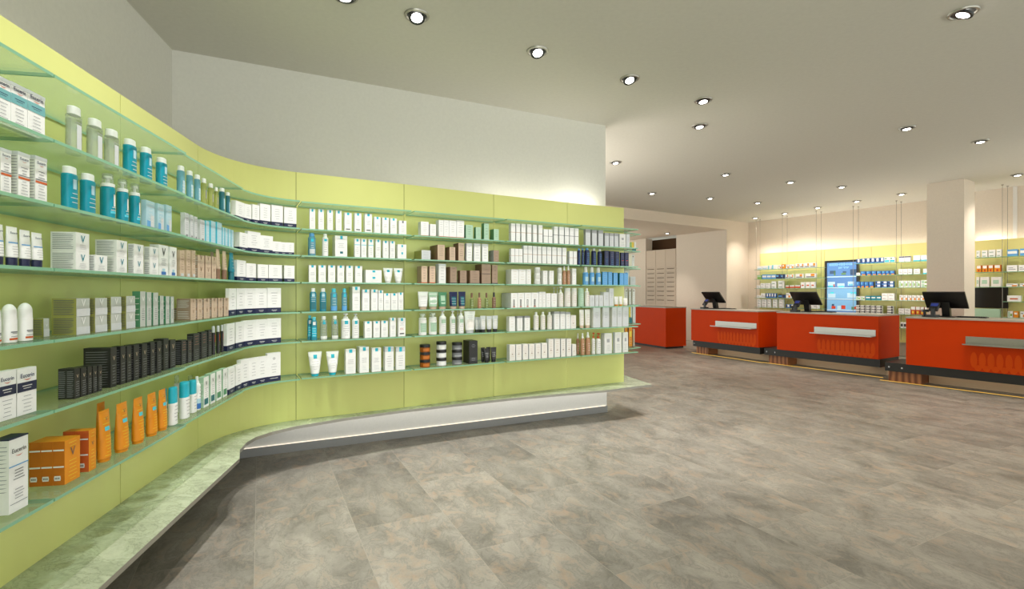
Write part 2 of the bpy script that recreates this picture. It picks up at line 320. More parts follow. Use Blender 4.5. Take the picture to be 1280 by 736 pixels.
def o_tube(w, h, d, st):
    """squeeze tube standing on its cap, flat crimp on top"""
    ry = min(d, w*.62)/2; ch = st.get('cap', .10)*h; k = st.get('taper', .80); rx = w/2
    prof = [(ch, rx*k*.86, ry*.9), (ch+.02*h, rx*k, ry), (h*.45, rx*(k+(1-k)*.45), ry*.86), (h*.8, rx*(k+(1-k)*.85), ry*.42), (h*.95, rx, ry*.1), (h, rx, ry*.08)]
    mats = st.get('mats') or [st['b']]*5
    b = MB(); b.loft(prof, mats, cy=ry, n=20)
    for z0, z1, a, m in st.get('patch', []): b.patch(prof, h*z0, h*z1, -a, a, m, cy=ry)
    for z0, zz, n, m in st.get('lines', []):
        for j in range(n):
            z = h*(zz-(zz-z0)*j/max(1, n-1)); a = RND.uniform(20, 42); b.patch(prof, z-h*.005, z+h*.005, -a, a, m, cy=ry, eps=.0012)
    if 'text' in st:
        for s, zf, size, m in st['text']:
            t = [p for p in prof if p[0] <= h*zf][-1]; b.text(s, 0, h*zf, size*w, ry-t[2]-.0012, m)
    o = b.build(st.get('name', 'tube'))
    c = MB(); c.loft([(0, rx*k*.84, ry*.88), (ch*.9, rx*k*.88, ry*.92), (ch+.0005, rx*k*.80, ry*.84)], st.get('capm', 'white'), cy=ry, n=20); c.build('cap', o)
    return o
def o_jar(w, h, d, st):
    rx = w/2; b = MB(); prof = [(0, rx*.92, rx*.92), (h*.06, rx*.97, rx*.97), (h*.60, rx*.97, rx*.97), (h*.66, rx*.9, rx*.9)]
    b.loft(prof, st['b'], cy=rx)
    for z0, z1, a, m in st.get('patch', []): b.patch(prof, h*z0, h*z1, -a, a, m, cy=rx)
    o = b.build('jar'); c = MB(); c.loft([(h*.64, rx, rx), (h*.96, rx, rx), (h, rx*.94, rx*.94)], st.get('capm', 'black'), cy=rx); c.build('lid', o)
    return o
MAKE = {'carton': o_carton, 'bottle': o_bottle, 'tube': o_tube, 'jar': o_jar}

# ------------------------------------------------------------------ product styles
G_, D_, W_ = 'printgrey', 'printdark', 'printwhite'
def S(b, **k): k['b'] = b; return k
ST = {
 'euc_teal': S('white', side='offwhite', band=[(.55,.76,'tealband')], wrap=[(.93,1,'lightgrey')], text=[('Eucerin',.84,.25,'printnavy')], swoosh=.815, lines=[(.08,.46,6,G_)], sidelines=[(.1,.9,12,G_)], rect=[(.2,.8,.66,.675,'printnavy'),(.3,.7,.62,.63,'printnavy')]),
 'euc_orange': S('white', side='offwhite', band=[(.43,.475,'rust'),(.495,.515,'midgrey')], wrap=[(.93,1,'lightgrey')], text=[('Eucerin',.84,.25,'printnavy')], swoosh=.815, lines=[(.06,.38,6,G_),(.55,.68,3,D_)], sidelines=[(.1,.9,14,G_)]),
 'euc_navy': S('white', side='offwhite', band=[(.50,.70,'deepnavy')], text=[('Eucerin',.80,.24,'printnavy')], swoosh=.775, lines=[(.08,.40,5,G_)], rect=[(.25,.75,.61,.63,W_),(.3,.7,.56,.575,W_)], sidelines=[(.1,.9,10,G_)]),
 'euc_big': S('white', side='offwhite', topm='deepnavy', band=[(.615,.63,'skyblue')], wrap=[(.985,1,'deepnavy')], text=[('Eucerin',.80,.25,'darkgrey')], swoosh=.765, lines=[(.18,.30,4,G_),(.44,.56,4,D_)], rect=[(.05,.95,.115,.121,'printnavy')], sidelines=[(.3,.9,12,G_)]),
 'v_white': S('white', text=[('V',.50,.48,'teal')], lines=[(.14,.36,4,G_)], sidelines=[(.12,.88,9,G_)]),
 'v_tall': S('white', text=[('V',.66,.62,'darkgrey')], lines=[(.35,.55,5,G_)], rect=[(.25,.75,.04,.14,'blue'),(.35,.65,.14,.24,'paleblue')]),
 'v_olive': S('silver', side='olive', topm='grey', text=[('V',.55,.50,'white')], lines=[(.14,.38,4,W_)], sidelines=[(.12,.88,9,D_)], rect=[(.0,1,.0,.42,'lightgrey')]),
 'v_silver': S('silver', side='green', topm='grey', text=[('V',.72,.7,'white')], lines=[(.2,.5,6,D_)], sidelines=[(.2,.8,5,W_)]),
 'v_black': S('softblack', topm='black', text=[('V',.68,.62,'beige')], lines=[(.1,.55,7,'printgrey')], sidelines=[(.08,.9,14,'midgrey')], lw=.7, lt=.0014),
 'blackpink': S('softblack', topm='black', lines=[(.08,.4,5,'printgrey'),(.6,.9,4,'pink')], sidelines=[(.08,.9,12,'midgrey')], lw=.7, lt=.0014),
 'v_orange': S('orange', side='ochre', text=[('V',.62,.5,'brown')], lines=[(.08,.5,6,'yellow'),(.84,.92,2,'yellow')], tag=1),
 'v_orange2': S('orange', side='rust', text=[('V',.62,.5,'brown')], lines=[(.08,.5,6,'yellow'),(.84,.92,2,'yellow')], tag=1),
 'ltblue': S('paleblue', side='paleblue', lines=[(.3,.9,6,W_)], rect=[(.1,.5,.05,.3,'skyblue'),(.5,.9,.1,.5,'lightgrey')]),
 'greytall': S('lightgrey', side='lightgrey', lines=[(.35,.9,7,G_)], rect=[(.3,.7,.06,.16,'midgrey')]),
 'aqua': S('paleblue', side='cyan', lines=[(.2,.9,6,W_)]),
 'beigebox': S('beige', side='taupe', text=[('V',.6,.5,'brown')], lines=[(.15,.5,4,'printdark')], sidelines=[(.2,.8,5,'printwhite')]),
 'beigetall': S('beige', side='beige', lines=[(.3,.85,7,'brown')], rect=[(.2,.8,.04,.14,'lightgrey')]),
 'greenwhite': S('white', side='palegreen', topm='palegreen', text=[('V',.72,.5,'darkgrey')], rect=[(.1,.85,.08,.28,'deepteal')], lines=[(.35,.62,5,G_)], sidelines=[(.2,.8,4,W_)]),
 'greenwhite2': S('white', side='palegreen', topm='palegreen', text=[('V',.72,.5,'darkgrey')], rect=[(.1,.85,.08,.28,'green')], lines=[(.35,.62,5,G_)], sidelines=[(.2,.8,4,W_)]),
 'navyfoot': S('white', wrap=[(0,.20,'deepnavy')], lines=[(.36,.80,5,G_)], rect=[(.3,.7,.10,.115,W_),(.36,.64,.06,.07,W_)], lw=.45),
 'navyheart': S('white', wrap=[(0,.18,'deepnavy')], lines=[(.32,.6,4,G_)], text=[('O',.76,.22,D_)], rect=[(.2,.8,.10,.115,W_)], lw=.45),
 'lrp': S('white', rect=[(.34,.66,.86,.995,'turq')], lines=[(.42,.56,3,G_),(.12,.26,3,'lightgrey')], lw=.6),
 'lrp_b': S('white', rect=[(.34,.66,.86,.995,'turq'),(.2,.8,.10,.15,'darkgrey')], lines=[(.42,.60,3,G_)]),
 'lrp_l': S('white', rect=[(.32,.68,.84,.97,'turq')], band=[(.655,.685,'cyan')], lines=[(.2,.5,4,G_)]),
 'lrp_grey': S('white', rect=[(.40,.62,.82,.985,'midgrey')], lines=[(.2,.6,4,G_)]),
 'lrp_wide': S('white', rect=[(.42,.62,.84,.995,'turq'),(.4,.65,.15,.25,'deepteal')], lines=[(.45,.62,3,G_)]),
 'lrp_stack': S('white', rect=[(.42,.60,.62,.92,'turq')], lines=[(.2,.4,2,G_)]),
 'lrp_silver': S('white', wrap=[(.80,1,'lightgrey')], rect=[(.34,.66,.80,1.0,'turq')], lines=[(.2,.6,5,G_)]),
 'lrp_gold': S('white', rect=[(.34,.66,.84,.99,'turq'),(.2,.8,.12,.18,'darkgrey')], text=[('CC',.36,.36,'rust')], lines=[(.62,.76,3,G_)]),
 'n_white': S('white', side='lightgrey', wrap=[(0,.05,'rust')], lines=[(.35,.85,5,G_)], lw=.6),
 'n_green': S('palegreen', side='green', wrap=[(0,.05,'lightgrey')], lines=[(.35,.85,4,'darkgreen')], lw=.5),
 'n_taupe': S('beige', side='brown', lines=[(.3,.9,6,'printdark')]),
 'n_taupe_olive': S('lightgrey', side='olive', lines=[(.2,.8,3,G_)]),
 'n_brown': S('taupe', side='brown', lines=[(.3,.9,4,'darkgrey')], wrap=[(0,.05,'darkgrey')], lw=.5),
 'n_peach': S('peach', side='taupe', lines=[(.3,.9,5,'printdark')], wrap=[(0,.05,'deeporange')], lw=.5),
 'n_whitegrey': S('white', side='lightgrey', front='white', wrap=[(.9,1,'lightgrey')], lines=[(.2,.8,5,G_)]),
 'n_greystack': S('taupe', side='grey', lines=[(.3,.75,2,W_)]),
 'blackbig': S('softblack', topm='black', rect=[(.1,.9,.12,.28,'darkgrey')], lines=[(.15,.25,3,'printgrey'),(.72,.84,3,'printgrey')], lw=.5),
 'g_two': S('white', side='lightgrey', wrap=[(0,.045,'beige')], lines=[(.35,.75,3,'lightgrey')]),
 'g_twogrey': S('white', side='lightgrey', wrap=[(0,.045,'midgrey')], lines=[(.35,.75,3,'lightgrey')]),
 'g_plain': S('white', side='offwhite', lines=[(.3,.85,4,'beige')], lw=.5),
 'g_dot': S('paper', side='lightgrey', lines=[(.25,.85,6,'beige')], rect=[(.42,.58,.36,.42,'brown')]),
 'g_slot': S('white', side='lightgrey', rect=[(.35,.55,.12,.55,'darkgrey'),(.40,.5,.14,.52,'white'),(.3,.6,.04,.10,'rust')], lines=[(.7,.85,2,'beige')]),
 'g_greycap': S('white', side='lightgrey', topm='grey', wrap=[(.88,1,'grey')], lines=[(.2,.75,5,'beige')], lw=.45),
 'h_silver': S('lightgrey', side='grey', wrap=[(.80,1,'grey')], lines=[(.15,.7,5,W_)]),
 'h_frost': S('lightgrey', side='offwhite', lines=[(.5,.75,4,G_)], lw=.5),
 'h_emblem': S('offwhite', side='lightgrey', rect=[(.32,.68,.55,.72,'grey')], lines=[(.15,.4,4,G_)]),
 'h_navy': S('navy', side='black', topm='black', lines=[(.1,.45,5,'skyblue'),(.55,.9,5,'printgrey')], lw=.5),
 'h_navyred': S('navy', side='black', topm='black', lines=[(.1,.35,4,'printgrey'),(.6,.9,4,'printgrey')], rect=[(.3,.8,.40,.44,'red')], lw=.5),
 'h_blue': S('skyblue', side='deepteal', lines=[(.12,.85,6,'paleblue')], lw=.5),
 'h_cream': S('offwhite', side='cream', lines=[(.2,.7,5,G_)], rect=[(.3,.7,.82,.90,'brown')]),
 'h_yellowgreen': S('yellow', side='limegreen', rect=[(0,1,0,.35,'deepteal'),(.55,1,.3,1,'offwhite')], lines=[(.5,.9,3,W_)]),
 'h_orange': S('orange', side='brown', rect=[(.2,.8,.5,.8,'yellow')], lines=[(.15,.4,3,W_)]),
 'h_whiteblue': S('offwhite', side='lightgrey', rect=[(.1,.5,.55,.85,'skyblue')], lines=[(.15,.4,3,G_)]),
 # bottles
 'clearcap': S('clear', fill='clear', level=.88, cap=.17, capw=.86, shoulder=.03, flat=.62, ex=3.0, patch=[(.1,.62,16,'lightgrey')], lines=[(.66,.74,2,G_)]),
 'tealcap': S('clearteal', fill='clearteal', level=.98, cap=.16, capw=.88, shoulder=.03, flat=.62, ex=3.0, patch=[(.5,.72,10,'paleblue')], lines=[(.2,.4,3,W_)]),
 'tealfoam': S('clearteal', fill='teal', level=.98, cap=.28, capw=.8, shoulder=.05, capkind='foam', patch=[(.15,.2,40,'cyan'),(.30,.56,12,W_)], lines=[(.22,.28,2,W_)]),
 'bluelabel': S('clearblue', cap=.15, capw=.86, shoulder=.03, flat=.7, ex=3.0, patch=[(.15,.55,26,'paleblue')], lines=[(.2,.5,4,W_)]),
 'yellowclear': S('clearyellow', cap=.16, capw=.8, shoulder=.03, flat=.7, ex=3.0, patch=[(.3,.6,12,G_)]),
 'darkteal': S('deepteal', cap=.14, capw=.86, shoulder=.03, flat=.7, ex=3.0, patch=[(.2,.6,20,'paleblue')]),
 'blackbottle': S('softblack', cap=.22, capw=.9, capm='lightgrey', shoulder=.04, patch=[(.45,.7,18,'red')], lines=[(.1,.4,5,'printgrey')]),
 'spf_teal': S('white', cap=.42, capw=.98, capm='turq', shoulder=.02, flat=.62, ex=2.6, lines=[(.12,.5,5,G_)]),
 'spraywhite': S('white', cap=.2, capw=.62, capm='white', shoulder=.08, capkind='mist', patch=[(.04,.2,80,'blue'),(.2,.34,80,'paleblue')], lines=[(.4,.68,4,G_)]),
 'sprayclear': S('white', cap=.22, capw=.7, capm='clear', shoulder=.08, lines=[(.2,.6,4,G_)]),
 'rollon': S('white', cap=.40, capw=1.0, shoulder=.01, capkind='dome', flat=.72, ex=2.6, patch=[(.07,.12,42,'deeporange'),(.26,.29,30,'midgrey')], lines=[(.16,.24,2,D_)], capm='white'),
 'microblue': S('clearblue', fill='clearblue', level=.8, cap=.14, capw=.7, capm='skyblue', patch=[(.62,.82,20,'turq'),(.1,.3,40,'lightgrey')], lines=[(.36,.55,3,W_)]),
 'whiteroll': S('white', cap=.14, capw=.6, patch=[(.66,.84,26,'turq')], lines=[(.2,.6,5,G_)]),
 'tealwash': S('teal', cap=.15, capw=.62, capm='white', flat=.7, ex=2.8, patch=[(.64,.8,18,'paleblue'),(.1,.4,36,'deepteal')], lines=[(.44,.6,3,W_)]),
 'bluewater': S('clearblue', cap=.16, capw=.66, capm='cyan', patch=[(.62,.78,22,'turq'),(.02,.22,60,'skyblue')], lines=[(.3,.55,3,W_)]),
 'tealfill': S('teal', cap=.12, capw=.6, capm='cyan', flat=.7, ex=2.8, patch=[(.66,.8,20,'white'),(.14,.56,36,'turq')], lines=[(.2,.5,4,W_)]),
 'clearlrp': S('clear', fill='clear', cap=.14, capw=.62, capm='white', patch=[(.66,.84,22,'turq'),(.0,.16,60,'white')], lines=[(.24,.6,4,G_)]),
 'pumplrp': S('white', cap=.20, capw=.55, capkind='pump', patch=[(.58,.72,22,'turq')], lines=[(.15,.5,5,G_)]),
 'foamwhite': S('white', cap=.28, capw=.8, shoulder=.06, capkind='foam', patch=[(.14,.55,50,'palegreen')], lines=[(.2,.5,4,G_)]),
 'pumpwhite': S('white', cap=.22, capw=.5, capkind='pump', patch=[(.46,.62,40,'palegreen')], lines=[(.14,.4,4,G_)]),
 'pumptall': S('paper', cap=.28, capw=.45, capkind='pump', lines=[(.2,.5,4,'beige')]),
 'vialgreen': S('clearyellow', fill='green', cap=.32, capw=.55, capm='brown', lines=[(.2,.5,3,W_)]), 'vialpink': S('clearpeach', fill='pink', cap=.32, capw=.55, capm='brown', lines=[(.2,.5,3,W_)]), 'vialamber': S('brown', cap=.3, capw=.55, capm='darkgrey', lines=[(.2,.5,3,W_)]),
 'whitescrew': S('paper', cap=.16, capw=.5, shoulder=.06, lines=[(.2,.65,5,'beige')]),
 'tubwhite': S('paper', cap=.18, capw=.95, capm='offwhite', shoulder=.02, lines=[(.25,.6,5,'beige')]), 'tubgreen': S('palegreen', cap=.18, capw=.95, capm='palegreen', shoulder=.02, lines=[(.2,.65,5,W_)]),
 'tubstack': S('offwhite', cap=.3, capw=.95, capm='white', shoulder=.02, lines=[(.2,.5,2,G_)]),
 'peachbottle': S('clearpeach', cap=.2, capw=.55, capm='white', flat=.8, lines=[(.2,.6,4,'peach')]),
 'amberfoam': S('clearpeach', fill='peach', cap=.24, capw=.6, capm='white', capkind='mist', lines=[(.2,.5,4,W_)]),
 'orangepump': S('offwhite', cap=.26, capw=.5, capm='rust', capkind='pump', lines=[(.2,.6,5,G_)]),
 'navybottle': S('navy', cap=.10, capw=.6, capm='skyblue', lines=[(.1,.7,9,'skyblue')], ex=2.8), 'navywhitecap': S('navy', cap=.13, capw=.6, capm='lightgrey', lines=[(.1,.7,9,'skyblue')], ex=2.8),
 'bluebottle': S('skyblue', cap=.3, capw=.66, capm='offwhite', shoulder=.06, patch=[(.2,.45,40,'paleblue')], lines=[(.1,.2,2,W_)]),
 # tubes
 'euc_tube': S('white', cap=.22, capm='deepnavy', taper=.96, patch=[(.58,.61,60,'skyblue')], lines=[(.3,.5,4,G_)], text=[('Eucerin',.82,.22,'printnavy')]),
 'beigetube': S('beige', cap=.34, capm='brown', taper=.9, lines=[(.45,.7,4,'brown')]), 'tealtube': S('teal', cap=.30, capm='deepteal', taper=.9, lines=[(.45,.8,4,W_)]),
 'orangetube': S('orange', cap=.05, capm='orange', taper=.92, patch=[(.60,.68,26,'cyan')], lines=[(.12,.5,7,'yellow'),(.74,.84,2,'yellow')], text=[('V',.80,.30,'brown')]),
 'lrptube': S('white', cap=.10, capm='turq', taper=.62, patch=[(.72,.88,16,'turq')], lines=[(.3,.6,4,G_)]), 'lrptubew': S('white', cap=.10, capm='white', taper=.62, patch=[(.72,.88,16,'turq')], lines=[(.3,.6,4,G_)]),
 'tubewhite': S('white', cap=.15, capm='beige', taper=.84, lines=[(.35,.7,4,G_)]), 'tubepale': S('palegreen', cap=.15, capm='beige', taper=.84, patch=[(.3,.9,50,'white')], lines=[(.35,.7,4,G_)]),
 'tubegreen': S('green', cap=.15, capm='beige', taper=.84, patch=[(.3,.8,30,'palegreen')]), 'tubenavy': S('navy', cap=.15, capm='beige', taper=.84, patch=[(.2,.7,30,'deepteal')], lines=[(.3,.6,3,W_)]),
 'tubebig': S('white', cap=.12, capm='lightgrey', taper=.8, patch=[(.25,.62,40,'paper')], lines=[(.65,.8,3,G_)]), 'tubesilver': S('lightgrey', cap=.18, capm='black', taper=.84, patch=[(.35,.8,34,'offwhite')], lines=[(.4,.7,4,G_)]),
 'tubeblack': S('softblack', cap=.16, capm='black', taper=.8, patch=[(.35,.7,30,'darkgrey')], lines=[(.4,.65,3,W_)]),
 'tubepeach': S('paper', cap=.14, capm='peach', taper=.9, lines=[(.3,.7,4,'beige')]), 'tubeorangecap': S('offwhite', cap=.16, capm='orange', taper=.86, lines=[(.3,.7,3,'beige')]),
 # jars
 'jaramber': S('amber', patch=[(.12,.5,40,'ochre')]), 'jarwhite': S('lightgrey', patch=[(.1,.55,50,'white')]), 'jargrey': S('midgrey', patch=[(.12,.3,50,'grey')]),
}
# crops of the photo the readings below were taken in: (x, y, pixels per photo pixel)
CR = {'T1': (0,60,3.6818), 'T2': (0,240,3.6818), 'T3': (0,420,3.0654), 'T4': (180,180,4.0909), 'T5': (180,340,4.05), 'T6': (370,240,5.818), 'T7': (370,350,5.664),
      'T8': (500,260,7.3615), 'T9': (510,355,6.692), 'T10': (580,240,5.818), 'T11': (610,350,6.691), 'T12': (700,260,7.3615), 'T13': (700,350,5.2538)}
PLURAL = {}
ITEMS = []     # (object, desc, bay, shelf, s, level)
def row(bay, shelf, crop, kind, style, desc, entries, stack=1, deep=1, inset=None, dd=None, cat=None):
    cx, cy, k = CR[crop]; st = ST[style]
    off = DEPTH[bay]-(inset if inset is not None else (.045 if bay in 'ABC' else .03))
    lo, hi = -2.6, S_H+.3
    for e in entries:
        xa, xb, yt, yb = e[:4]
        sa = WALL.find(cx+xa/k, off, lo, hi); sb = WALL.find(cx+xb/k, off, lo, hi); s = (sa+sb)/2
        q, t = WALL.at(s, off); w = max(.012, (sb-sa)); h = (yb-yt)/k*q.y/F/stack
        dmax = off-.02
        if len(e) > 4 and e[4] is not None:         # the flank's far edge was readable: solve the depth
            q0, t0 = WALL.at(sa, off); n = Vector((t0.y, -t0.x)); r = ray(cx+e[4]/k)
            # (q0 - n d).x = r (q0 - n d).y
            den = (n.x-r*n.y); d = (q0.x-r*q0.y)/den if abs(den) > 1e-4 else .06
            d = min(dmax, max(.02, d))/deep
        else: d = dd or {'carton': min(dmax/deep, w*.95), 'bottle': w, 'tube': w*.7, 'jar': w}[kind]
        if kind != 'carton':                         # round things: readings are silhouettes, not flat fronts
            fl = {'bottle': st.get('flat', 1.0), 'tube': .55, 'jar': 1.0}[kind]; c = (xa+xb)/2; ry = .03
            for _ in range(3):
                s = WALL.find(cx+c/k, off-ry, lo, hi); q1, t = WALL.at(s, off-ry); th = math.atan(ray(cx+c/k)); n = Vector((t.y, -t.x))
                phi = math.acos(max(-1, min(1, -(q1.normalized() @ n)))); sil = q1.y*(xb-xa)/k/F*math.cos(th)
                w = sil/math.sqrt(math.cos(phi)**2+(fl*math.sin(phi))**2); w *= 1.08 if style == 'euc_tube' else 1; ry = {'bottle': w*fl/2, 'tube': w*.29, 'jar': w/2}[kind]
            q = q1+n*ry; d = w*fl if kind == 'bottle' else w; h = (yb-yt)/k*q1.y/F/stack
            if kind == 'tube': d = w*.62
        rz = math.atan2(t.y, t.x); n = Vector((t.y, -t.x))
        for lev in range(stack):
            for dp in range(deep):
                o = MAKE[kind](w*.985, h*.995, d*.985, st)
                p = q-n*(d*dp)
                o.location = (p.x, p.y, SH[shelf-1]+.0005+h*lev); o.rotation_euler = (0,0,rz)
                pre = ''
                if stack == 2: pre = ('lower ', 'upper ')[lev]
                if stack == 3: pre = ('lowest ', 'middle ', 'topmost ')[lev]
                if deep == 2: pre += ('front ', 'rear ')[dp]
                if deep == 3: pre += ('front ', 'inner ', 'rear ')[dp]
                ITEMS.append((o, pre+desc, bay, shelf, s, cat or o.name.split('.')[0].replace('_', ' ')))
# ------------------------------------------------------------------ bay A (nearest the picture's edge)
row('A',2,'T1','carton','euc_teal','white carton with teal band', [(127,207,155,358,100),(50,127,112,322,25),(-26,50,68,283)])
row('A',3,'T1','carton','euc_orange','white carton with orange stripe', [(162,216,458,672,133),(83,137,425,640,52),(3,52,393,607)])
row('A',4,'T2','tube','euc_tube','white tube with navy cap', [(140,198,188,350),(86,142,176,347),(24,84,162,345),(-42,18,150,342)], cat='tube')
row('A',5,'T2','bottle','rollon','white domed deodorant', [(78,150,515,690),(4,78,518,697),(-72,4,520,704)], cat='deodorant')
row('A',6,'T3','carton','euc_navy','white carton with navy band', [(65,140,143,320,38),(-10,62,156,345,-40)])
row('A',7,'T3','carton','euc_big','tall white lotion carton with navy top', [(33,108,405,688,-35)])
# bay B
row('B',2,'T1','bottle','clearcap','clear bottle with white cap', [(303,375,208,428),(400,470,274,475),(480,545,327,510)])
row('B',2,'T1','bottle','tealcap','teal liquid bottle with white cap', [(567,627,380,552),(645,698,424,588),(718,768,465,610)])
row('B',3,'T1','bottle','tealcap','teal and clear bottle', [(283,355,517,723),(370,437,553,745)])
row('B',3,'T1','bottle','tealfoam','teal foamer with clear cap', [(458,532,553,770),(533,592,580,785),(592,646,602,800)])
row('B',3,'T2','carton','ltblue','pale blue carton', [(672,712,20,150,650),(725,755,38,165,712),(765,790,48,178,755)])
row('B',4,'T2','carton','v_white','white square carton', [(348,411,189,362,230),(536,585,226,376,436),(617,661,243,380,588),(690,729,255,384,662)], stack=2)
row('B',4,'T2','carton','v_white','single white square carton', [(436,494,290,366,411)])
row('B',5,'T2','carton','v_olive','olive and silver square carton', [(351,413,503,668,235),(437,493,499,655,415),(510,558,495,648,495),(580,622,492,640,563)], stack=2)
row('B',5,'T2','carton','v_olive','single olive carton', [(200,226,588,672,150)], inset=.10)
row('B',5,'T2','carton','v_silver','tall silver carton', [(645,670,465,628,608),(675,697,466,622),(705,728,467,617)])
row('B',5,'T2','carton','v_silver','slim silver green carton', [(736,753,480,612),(763,780,479,605),(785,800,478,600)])
row('B',6,'T3','carton','v_black','short black carton', [(285,306,150,266,222),(310,331,146,257),(336,352,142,250),(356,372,138,243),(376,391,136,235)], deep=2)
row('B',6,'T3','carton','v_black','tall black carton', [(424,447,64,216,318),(462,481,60,206),(486,504,57,197),(513,533,54,190),(544,564,50,180),(577,593,47,172),(602,618,42,164)])
row('B',7,'T3','carton','v_orange','orange cube carton', [(247,307,428,592,110)], deep=3)
row('B',7,'T3','carton','v_orange2','amber carton with red flank', [(340,368,396,552,240)], deep=2)
row('B',7,'T3','tube','orangetube','orange squeeze tube', [(370,428,308,503),(438,496,276,462),(504,554,252,425),(558,605,230,392),(602,642,209,365)])
row('B',7,'T3','tube','orangetube','rear orange squeeze tube', [(366,408,276,460)], inset=.14)
row('B',7,'T3','bottle','spf_teal','white sunscreen with turquoise cap', [(644,680,183,326),(686,726,183,322)])
row('B',7,'T3','bottle','spf_teal','rear sunscreen with turquoise cap', [(612,640,198,320)], inset=.13)
# bay C
row('C',2,'T4','bottle','bluelabel','pale blue bottle with white cap', [(168,208,81,246),(216,250,108,265),(256,288,128,280)])
row('C',2,'T4','bottle','yellowclear','yellow clear bottle with white cap', [(291,320,152,298),(327,355,172,306),(359,379,191,316)])
row('C',2,'T4','bottle','darkteal','dark teal bottle with white cap', [(384,413,206,340),(417,440,223,346)])
row('C',3,'T4','carton','greytall','tall pale grey carton', [(208,229,340,470,192),(238,251,348,474),(259,273,356,478)])
row('C',3,'T4','carton','greytall','short pale grey carton', [(288,311,373,486,276)])
row('C',3,'T4','carton','aqua','tall light aqua carton', [(317,334,376,490),(342,366,380,499),(374,398,384,504)])
row('C',3,'T4','carton','aqua','slim light aqua carton', [(402,411,410,510),(415,428,415,514),(432,444,420,518),(447,458,425,522)])
row('C',4,'T4','carton','v_tall','tall white carton with blue drop', [(76,123,513,671,28),(132,167,521,672,122)])
row('C',4,'T4','carton','beigetall','tall beige carton', [(183,207,536,674,168),(217,237,537,678,208),(246,263,539,680,238)])
row('C',4,'T4','carton','beigebox','square beige carton', [(275,308,566,684,265),(314,342,571,688),(347,369,575,690)], stack=2)
row('C',4,'T4','tube','beigetube','beige tube with brown cap', [(362,392,534,690),(395,425,543,691)])
row('C',4,'T4','tube','beigetube','rear beige tube with brown cap', [(335,362,536,680)], inset=.14)
row('C',4,'T4','tube','tealtube','dark teal tube', [(429,464,551,693)])
row('C',5,'T5','carton','beigebox','square beige carton', [(236,262,110,218,163),(270,295,109,212,262),(303,333,108,208,295),(343,369,107,204,334),(376,398,106,200,370),(405,428,105,196,399)], stack=2)
row('C',5,'T5','carton','beigebox','loose beige carton', [(196,226,166,226,140)], inset=.09)
row('C',6,'T3','carton','v_black','tall black carton', [(627,646,36,156),(652,673,30,137)])
row('C',6,'T5','carton','blackpink','black carton with pink print', [(190,214,306,430,155),(222,241,304,418,214)])
row('C',6,'T5','carton','blackpink','taller black carton with print', [(250,281,270,407,217),(290,319,262,396,282),(326,343,254,388,320)])
row('C',6,'T5','bottle','blackbottle','black bottle with silver cap', [(340,361,226,371),(365,384,222,363),(386,402,218,357)])
row('C',7,'T3','bottle','spf_teal','white sunscreen with turquoise cap', [(722,753,180,304)])
row('C',7,'T3','bottle','sprayclear','rear spray bottle with clear cap', [(716,742,146,262),(664,690,148,290)], inset=.13)
row('C',7,'T5','bottle','spraywhite','white and blue spray can', [(246,288,464,634)], cat='spray can')
row('C',7,'T5','carton','greenwhite','white carton with teal block', [(302,328,460,612,270),(337,360,443,594,305)])
row('C',7,'T5','carton','greenwhite2','white carton with green block', [(367,392,431,578,340),(400,421,420,563,372)])
# curved bay D
NF = 'white carton with navy foot'
row('D',2,'T4','carton','navyfoot',NF, [(478,507,278,372,452),(521,544,290,381,509),(561,585,297,393,546),(603,638,297,404,588),(662,701,306,414,648),(727,769,314,418,717)])
row('D',3,'T4','carton','navyfoot',NF, [(497,524,443,536,466),(542,586,446,551,526),(604,649,463,553,588)])
row('D',3,'T4','carton','navyfoot','small white carton with navy foot', [(665,694,493,557),(701,727,495,557),(735,761,496,558)], dd=.028)
row('D',4,'T4','carton','navyfoot',NF, [(484,515,586,691,468),(532,565,600,691,517),(592,627,605,692,568),(650,695,607,693,633),(726,761,610,694,712)])
row('D',5,'T5','carton','navyfoot',NF, [(432,466,50,186,412),(477,505,51,183,464),(517,556,52,181,506),(574,614,52,178,560),(637,683,50,175,628)])
row('D',6,'T5','carton','navyfoot',NF, [(420,459,206,341,403),(473,501,200,330,460),(516,559,196,325,504),(576,621,192,318,562),(637,683,190,315,628)])
row('D',7,'T5','carton','navyfoot',NF, [(428,460,396,529,406),(470,492,392,521,460),(498,528,368,511,476),(540,571,361,500,529),(582,618,356,492,572)])
row('D',7,'T5','carton','navyheart','tall navy footed carton with emblem', [(636,681,342,487,625)])
# bay E
TQ = 'white carton with turquoise square'
row('E',2,'T6','carton','lrp','slim '+TQ, [(99,140,113,263),(163,203,117,267),(228,269,121,270),(290,332,125,273)])
row('E',2,'T6','carton','lrp_b',TQ, [(353,405,141,279),(427,476,147,286),(501,553,153,292)])
row('E',2,'T6','carton','lrp','short '+TQ, [(570,615,177,296),(628,675,181,298),(687,733,185,300)])
row('E',2,'T6','carton','lrp_grey','white carton with grey square', [(750,803,201,303)])
row('E',3,'T6','bottle','microblue','clear blue bottle with blue cap', [(86,144,293,458)])
row('E',3,'T6','bottle','whiteroll','white bottle with turquoise square', [(189,235,297,461)])
row('E',3,'T6','carton','lrp_wide','wide white carton', [(284,373,313,466,263)])
row('E',3,'T6','carton','lrp_l','white carton with turquoise line', [(427,467,333,470),(475,513,335,471),(527,564,337,472)])
row('E',3,'T6','carton','lrp',TQ, [(580,617,339,473),(633,673,347,475),(683,720,349,476)])
row('E',3,'T6','carton','lrp_stack','flat white carton', [(740,803,374,479)], stack=2)
row('E',4,'T6','carton','lrp',TQ, [(94,146,526,651),(164,218,527,652),(234,286,528,653),(301,351,530,654),(366,414,532,655),(431,482,534,656)])
